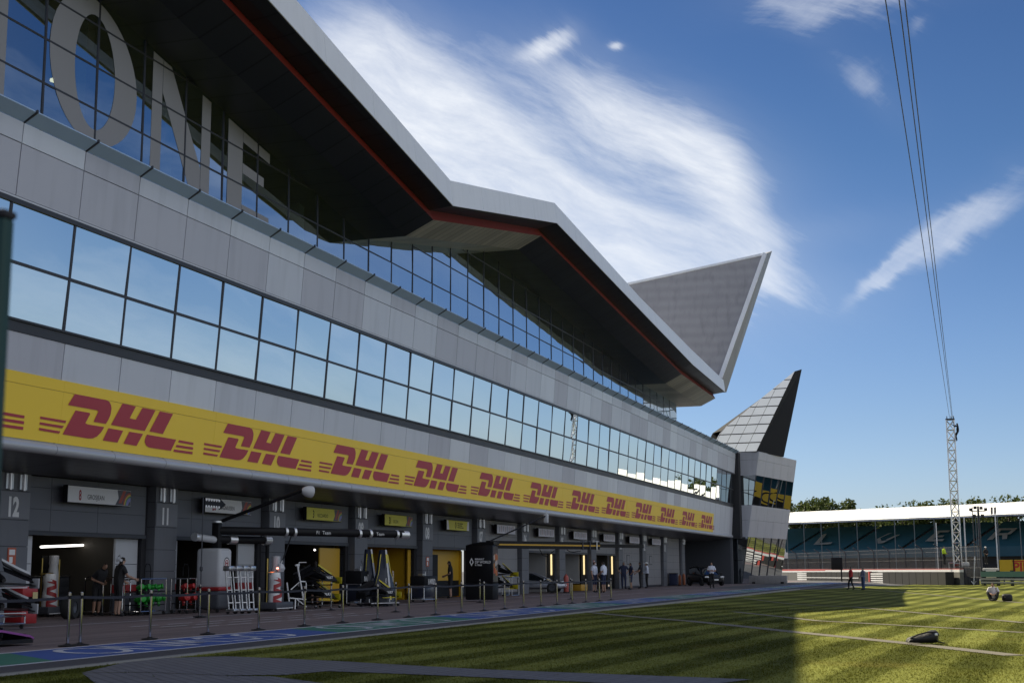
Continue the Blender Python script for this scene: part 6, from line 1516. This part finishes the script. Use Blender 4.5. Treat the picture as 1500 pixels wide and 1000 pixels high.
# ---- light poles
def pole(px, pyt, y, label, r=.10, lamps=True, m=None):
    top = atY(px, pyt, y); t = thing('light_pole', label, 'light pole', (top.x, y, -.3), 'light poles before the grandstand')
    MB().tube([(top.x, y, -.3), (top.x, y, top.z)], r, 8, 0, True, r*.6).build('pole', m or M['frame'], t)
    if lamps:
        MB().tube([(top.x-.75, y, top.z-.5), (top.x+.75, y, top.z-.5)], .05, 6).tube([(top.x-.5, y, top.z-1.0), (top.x+.5, y, top.z-1.0)], .05, 6).build('crossbar', M['frame'], t)
        for i, (dx, dz) in enumerate(((-.75, -.35), (-.3, -.15), (.3, -.2), (.75, -.35), (-.4, -1.0), (.4, -1.0))): MB().bbox((top.x+dx-.16, y-.22, top.z+dz-.15), (top.x+dx+.16, y+.05, top.z+dz+.15), .04).build('floodlight', M['frame'], t)
    return t
pole(1432.5, 741, 158, 'dark pole with a cluster of floodlights in front of the grandstand roof', .17)
pole(1412, 757, 170, 'slim grey pole without lamps just right of the truss mast', .10, False, M['steel'])
pole(1424, 742, 175, 'slim dark pole just left of the floodlight cluster', .08, False)
pole(1457.5, 752, 178, 'slim grey pole standing right of the floodlight cluster', .09, False, M['steel'])
pole(1371, 765, 178, 'slim grey pole standing left of the truss mast', .08, False, M['steel'])
# ---- right hand armco, hoarding
t = thing('guard_rail', 'dark green boarded guard rail on posts along the right lawn edge', 'barrier', (3, 138, -.3))
P0, P1 = V(-.2, 143, 0), V(18, 118, 0); gu = (P1-P0).normalized(); gl_ = (P1-P0).length; gn = V(gu.y, -gu.x, 0); gn = gn if gn.y < 0 else -gn
def gbox(mb, u0, u1, n0, n1, z0, z1): mb.mesh([V(*( (P0+gu*u+gn*n)[:2]), z) for u in (u0, u1) for n in (n0, n1) for z in (z0, z1)], [(0,1,3,2),(4,6,7,5),(0,4,5,1),(2,3,7,6),(0,2,6,4),(1,5,7,3)])
mb = MB(); gbox(mb, 0, gl_, 0, .05, .55, 1.05); mb.build('green_board', mat('barrier_green', (.012, .06, .05), .5, 0, .2), t)
mb = MB()
for z in (.30, .0): gbox(mb, 0, gl_, .0, .10, z, z+.12); gbox(mb, 0, gl_, .02, .06, z-.1, z-.02)
mb.build('rail', mat('rail_grey', (.17, .19, .20), .5, .5), t)
for u in rng(.3, gl_, 2.0): mb = MB(); gbox(mb, u-.09, u+.09, -.25, -.01, -.3, 1.15); mb.build('post', M['black'], t)
t = thing('hoarding', 'yellow advertising hoarding with red lettering behind the guard rail at the right edge', 'hoarding', (4, 150, -.3))
a = atY(1465, 842, 152); zt = atY(1465, 819.5, 152).z; zb = atY(1465, 842.5, 152).z; x1 = a.x+13
MB().box((a.x, 152, zb), (x1, 152.12, zt)).build('board', mat('hoarding_yellow', (.70, .44, .02), .5, 0, .06), t)
mb = MB(); mb.text('PIRELLI', 1.25, lambda p, q: V(atY(1484, 840, 152).x+p, 151.99, zb+.42+q), 0, align='LEFT', bold=.04); mb.box((atY(1484, 840, 152).x, 151.97, zb+1.35), (x1-2, 151.99, zb+1.47), 0)
for x in (a.x+1.35, a.x+3.2): mb.box((x-.05, 151.95, zb), (x+.05, 151.99, zt), 1)
mb.build('hoarding_lettering', [mat('hoarding_red', (.55, .04, .02), .5), M['black']], t)
for x in (a.x+.3, a.x+5, a.x+10): MB().box((x, 152.13, -.3), (x+.15, 152.3, zt)).build('post', M['frame'], t)
t = thing('truck', 'low white trailer side behind the guard rail, left of the yellow hoarding', 'trailer', (0, 156, -.3)); a = atY(1440, 840, 156); b = atY(1464, 840, 156)
z0, z1 = atY(1450, 846, 156).z, atY(1450, 831.5, 156).z
MB().bbox((a.x, 156, z0), (b.x, 158, z1), .06).build('body', M['paint_w'], t); MB().box((a.x+.05, 155.99, z0+.35), (b.x-.05, 156, z0+.45)).build('stripe', M['frame'], t)
for x in (a.x+.5, b.x-.5): MB().lathe([(.001, -.12), (.36, -.12), (.36, .12), (.001, .12)], 16, 0, (0, 0, 0), Matrix.Translation((x, 156.2, .06)) @ Matrix.Rotation(R(90), 4, 'X')).build('wheel', M['rubber'], t)

# ---- hoardings farther right, mirrored in the tower glass
def far_hoarding(u0, u1, m, lab, marks=True):
    t = thing('hoarding', lab, 'hoarding', sp_((u0+u1)/2, 3, 0)); MB().prism([sp_(u0, 3, 3.3), sp_(u1, 3, 3.3), sp_(u1, 3, 5.6), sp_(u0, 3, 5.6)], SN*.1).build('board', m, t)
    mb = MB()
    for u in rng(u0+.4, u1-.4, 3.5): mb.tube([sp_(u, 2.8, -.3), sp_(u, 2.8, 5.4)], .08, 6)
    mb.build('posts', M['frame'], t)
    if marks:
        mb = MB(); c = (u0+u1)/2
        for i in range(20):
            a0, a1 = 2*math.pi*i/20, 2*math.pi*(i+1)/20
            mb.face([sp_(c+r_*math.cos(a)*1.6, 3.12, 4.45+r_*math.sin(a)) for r_, a in ((.95, a0), (.95, a1), (.70, a1), (.70, a0))])
        mb.build('ring_mark', M['black'], t)
for i, u in enumerate((9, 15.5, 22)): far_hoarding(u, u+6, MATS['hoarding_yellow'], 'yellow hoarding with a black ring, %s of three mirrored in the tower windows' % ORD[i])
far_hoarding(28.5, 46, mat('hoarding_red_sheet', (.5, .05, .03), .5), 'plain red hoarding mirrored in the tower windows', False)

# ---- bag on the lawn
p = G(1351, 944); t = thing('bag', 'black padded camera bag lying on the sunlit lawn beside a path', 'bag', (p.x, p.y, gz(p.x, p.y)+.02)); q = t.location.copy()
fr = Matrix.Translation(q) @ Matrix.Rotation(R(12), 4, 'Z') @ Matrix.Scale(.82, 4); rings = []
for u, hw_, h_, z in ((-.32, .10, .04, .05), (-.28, .15, .10, .075), (-.10, .17, .17, .10), (.08, .17, .22, .125), (.20, .17, .27, .15), (.30, .15, .26, .16), (.33, .08, .16, .16)):
    rings.append([fr @ V(u+.02*math.sin(3*a), hw_*math.cos(a), max(.0, z+h_*.5*math.sin(a))) for a in [2*math.pi*i/14 for i in range(14)]])
MB().loft(rings).build('body', mat('bag_cloth', (.014, .014, .017), .55, 0, .3, 8, bump=.4), t)
MB().tube([fr @ V(-.25, -.1, .12), fr @ V(-.1, -.17, .2), fr @ V(.1, -.16, .25), fr @ V(.28, -.1, .24)], .014, 6).tube([fr @ V(.32, -.05, .05), fr @ V(.42, -.08, .02), fr @ V(.46, -.05, .02)], .012, 6).build('strap', M['black_c'], t)
MB().bbox((-.03, -.012, -.025), (.03, .012, .025), .008, 0, fr @ Matrix.Translation((.27, -.155, .2))).build('buckle', M['alu'], t)
MB().face([fr @ V(-.30, -.06, .105), fr @ V(-.12, -.02, .195), fr @ V(-.10, .06, .198), fr @ V(-.28, .03, .11)]).build('flap_panel', M['dgrey'], t)
p2_ = V(sp.x+.62, sp.y+.1, gz(sp.x, sp.y)); t = thing('bag', 'dark rucksack lying beside the seated person', 'bag', p2_); MB().bbox((p2_.x-.25, p2_.y-.2, p2_.z), (p2_.x+.25, p2_.y+.2, p2_.z+.36), .12, seg=4).build('body', MATS['bag_cloth'], t); MB().tube([p2_+V(-.1, -.2, .1), p2_+V(-.1, -.26, .2), p2_+V(-.1, -.18, .32)], .02, 6).build('strap', M['black_c'], t)
# ---- near green post
q = atY(22, 323, 2.7); t = thing('board', 'dark green upright board close to the camera at the left edge', 'board', (q.x-.2, 2.68, 0))
MB().bbox((q.x-.42, 2.66, 0), (q.x, 2.70, q.z), .006).build('panel', mat('post_green', (.010, .045, .038), .6, 0, .15, 3), t); MB().bbox((q.x-.43, 2.655, q.z+.001), (q.x+.003, 2.705, q.z+.02), .006).build('cap', M['gap'], t)

# ================================================================== GRASS BLADES ON THE NEAR LAWN
def blades():
    import numpy as np
    g = np.random.default_rng(4); pts = []
    for y0, y1, dn in ((14, 20, 620), (20, 27, 420), (27, 38, 190), (38, 60, 60)):
        n = int((y1-y0)*13.2*dn); pts.append(np.stack([g.uniform(-11.97, 1.2, n), g.uniform(y0, y1, n)], 1))
    p = np.concatenate(pts)
    vis = (p[:, 0] > -.345*p[:, 1]-8.0) & (p[:, 0] < .04*p[:, 1]+.3); p = p[vis]
    keep = np.ones(len(p), bool)
    def near(poly, w):
        d = np.full(len(p), 1e9)
        for a, b in zip(poly, poly[1:]):
            a = np.array([a.x, a.y]); b = np.array([b.x, b.y]); ab = b-a; t = np.clip(((p-a)@ab)/(ab@ab), 0, 1); q = a+t[:, None]*ab; d = np.minimum(d, np.hypot(*(p-q).T))
        return d < w
    for poly, w in ((gp((863, 897), (1010, 910), (1162, 926), (1330, 943), (1487, 961)), .16), (gp((1075, 896), (1197, 909.5), (1350, 918), (1500, 927)), .11), (gp((1090, 876), (1253, 889), (1400, 903), (1500, 912.5)), .11), ([V(.52, 8, 0), V(.75, 17, 0), V(2.3, 75, 0)], .30)): keep &= ~near(poly, w)
    for U, Lw in ((up, lw), (up2, lw2)):
        for i in range(len(U)-1):
            q = [np.array([v.x, v.y]) for v in (U[i], U[i+1], Lw[i+1], Lw[i])]; ins = np.ones(len(p), bool); s0 = None
            for k in range(4):
                a, b = q[k], q[(k+1) % 4]; c = (b[0]-a[0])*(p[:, 1]-a[1])-(b[1]-a[1])*(p[:, 0]-a[0]); s0 = c if s0 is None else s0; ins &= (c*np.sign((q[1][0]-q[0][0])*(q[2][1]-q[0][1])-(q[1][1]-q[0][1])*(q[2][0]-q[0][0])) > .02)
            keep &= ~ins
    p = p[keep]; n = len(p)
    z = np.array([gz(a, b) for a, b in p])+.010
    ang = g.uniform(0, 6.283, n); h_ = g.uniform(.010, .024, n); w = g.uniform(.003, .007, n)*(1+p[:, 1]/40); ln = g.normal(0, .012, (n, 2))
    dx, dy = np.cos(ang)*w, np.sin(ang)*w
    v = np.empty((n, 3, 3)); v[:, 0] = np.stack([p[:, 0]-dx, p[:, 1]-dy, z], 1); v[:, 1] = np.stack([p[:, 0]+dx, p[:, 1]+dy, z], 1); v[:, 2] = np.stack([p[:, 0]+ln[:, 0], p[:, 1]+ln[:, 1], z+h_], 1)
    me = bpy.data.meshes.new('grass'); me.vertices.add(3*n); me.vertices.foreach_set('co', v.reshape(-1)); me.loops.add(3*n); me.loops.foreach_set('vertex_index', np.arange(3*n, dtype=np.int32)); me.polygons.add(n); me.polygons.foreach_set('loop_start', np.arange(0, 3*n, 3, dtype=np.int32)); me.polygons.foreach_set('loop_total', np.full(n, 3, dtype=np.int32)); me.update(calc_edges=True); me.materials.append(M['blade'])
    o = bpy.data.objects.new('grass', me); COL.objects.link(o); tag(o, 'short mown grass blades covering the lawn nearest the camera', 'grass', kind='stuff'); return n
print('blades', blades())

# ================================================================== TREES
def leaf_mat():
    m = bpy.data.materials.new('foliage'); m.use_nodes = True; nt = m.node_tree; b = nt.nodes['Principled BSDF']; b.inputs['Roughness'].default_value = .6; b.inputs['Specular IOR Level'].default_value = .25
    g = nt.nodes.new('ShaderNodeNewGeometry'); cr = nt.nodes.new('ShaderNodeValToRGB'); e = cr.color_ramp.elements; e[0].color = (.035, .058, .014, 1); e[1].color = (.12, .15, .04, 1)
    n = nt.nodes.new('ShaderNodeTexNoise'); n.inputs['Scale'].default_value = .55; nt.links.new(g.outputs['Position'], n.inputs['Vector'])
    ad = nt.nodes.new('ShaderNodeMath'); ad.operation = 'MULTIPLY_ADD'; nt.links.new(g.outputs['Random Per Island'], ad.inputs[0]); ad.inputs[1].default_value = .6
    sb = nt.nodes.new('ShaderNodeMath'); sb.operation = 'SUBTRACT'; nt.links.new(n.outputs[0], sb.inputs[0]); sb.inputs[1].default_value = .28; nt.links.new(sb.outputs[0], ad.inputs[2]); nt.links.new(ad.outputs[0], cr.inputs[0]); nt.links.new(cr.outputs[0], b.inputs['Base Color'])
    tr = nt.nodes.new('ShaderNodeBsdfTranslucent'); nt.links.new(cr.outputs[0], tr.inputs[0]); mx = nt.nodes.new('ShaderNodeMixShader'); mx.inputs[0].default_value = .3; nt.links.new(b.outputs[0], mx.inputs[1]); nt.links.new(tr.outputs[0], mx.inputs[2]); nt.links.new(mx.outputs[0], nt.nodes['Material Output'].inputs[0]); return m
M['leaf'] = leaf_mat(); M['bark'] = mat('bark', (.07, .055, .04), .9, 0, .3, 3)
def tree_proto(seed, H, Rr, nl):
    q = random.Random(seed); t = thing('tree', None, 'tree', (0, 0, 0), 'trees behind the grandstand'); mb = MB()
    mb.tube([(0, 0, 0), (.1, 0, H*.25), (.0, .15, H*.5), (.1, .1, H*.8)], .38, 8, 0, True, .12); cl = []
    for i in range(18):
        a = q.uniform(0, 6.28); z = H*q.uniform(.38, .93); rr = Rr*(1-((z/H-.6)/.5)**2)**.5*q.uniform(.35, .95) if abs(z/H-.6) < .5 else .5
        c = V(rr*math.cos(a), rr*math.sin(a), z); cl.append((c, q.uniform(.9, 1.9)*Rr/5)); mb.tube([(0, 0, z*.6), c*.6+V(0, 0, z*.35), c], .13, 5, 0, False, .03)
    mb.build('trunk', M['bark'], t); mc = MB()
    for i in range(nl):
        c, r = q.choice(cl); d = V(q.gauss(0, 1), q.gauss(0, 1), q.gauss(0, .85)).normalized()*r*(q.random()**.4); p = c+d; s = q.uniform(.16, .34)
        u = V(q.gauss(0, 1), q.gauss(0, 1), q.gauss(0, 1)).normalized(); w = u.cross(V(q.gauss(0, 1), q.gauss(0, 1), q.gauss(0, 1))).normalized()
        mc.face([p-u*s, p+w*s*.6, p+u*s, p-w*s*.6])
    mc.build('crown', M['leaf'], t); return t
tp = [tree_proto(1, 15, 5.2, 4200), tree_proto(2, 12, 5.0, 3600), tree_proto(3, 11, 6.0, 3600)]
TR = [(1186, 300, 0, 722, 'tallest bushy tree rising above the left end of the grandstand roof'), (1217, 305, 1, 733, 'smaller tree just right of the tallest tree behind the stand'), (1165, 296, 1, 732, 'tree beside the tower, partly behind the leaning wall'),
      (1322, 300, 2, 739.5, 'small dark tree top showing alone over the middle of the roof'), (1352, 305, 2, 741, 'low rounded tree top left of the truss mast'), (1374, 300, 1, 737, 'broad tree top close to the left of the truss mast'),
      (1425, 300, 2, 735, 'rounded tree top over the roof, right of the truss mast'), (1474, 290, 2, 731, 'dark flat tree top over the roof at the right edge'),
      (1245, 310, 2, 752, 'tree seen below the roof behind the letter L end of the seats'), (1275, 310, 1, 752, 'tree hidden behind the stand between two seat letters, seen below the roof'), (1300, 310, 2, 750, 'tree seen below the roof behind the second seat letter'), (1400, 310, 1, 748, 'tree seen below the roof behind the truss mast'), (1450, 310, 2, 745, 'tree seen below the roof near the two black marks'), (1500, 300, 1, 738, 'tree cut by the right edge of the picture')]
used = set()
for px, y, k_, pyt, lab in TR:
    top = atY(px, pyt, y); Hh = (15, 12, 11)[k_]; o = tp[k_] if k_ not in used else copy_tree(tp[k_]); used.add(k_); sc = (top.z+.35)/Hh
    o['label'] = lab; put(o, (top.x, y, -.3), rnd.uniform(0, 6)); s2 = min(sc, 1.0) if k_ else sc; o.scale = (max(.9, sc), max(.9, sc), sc)
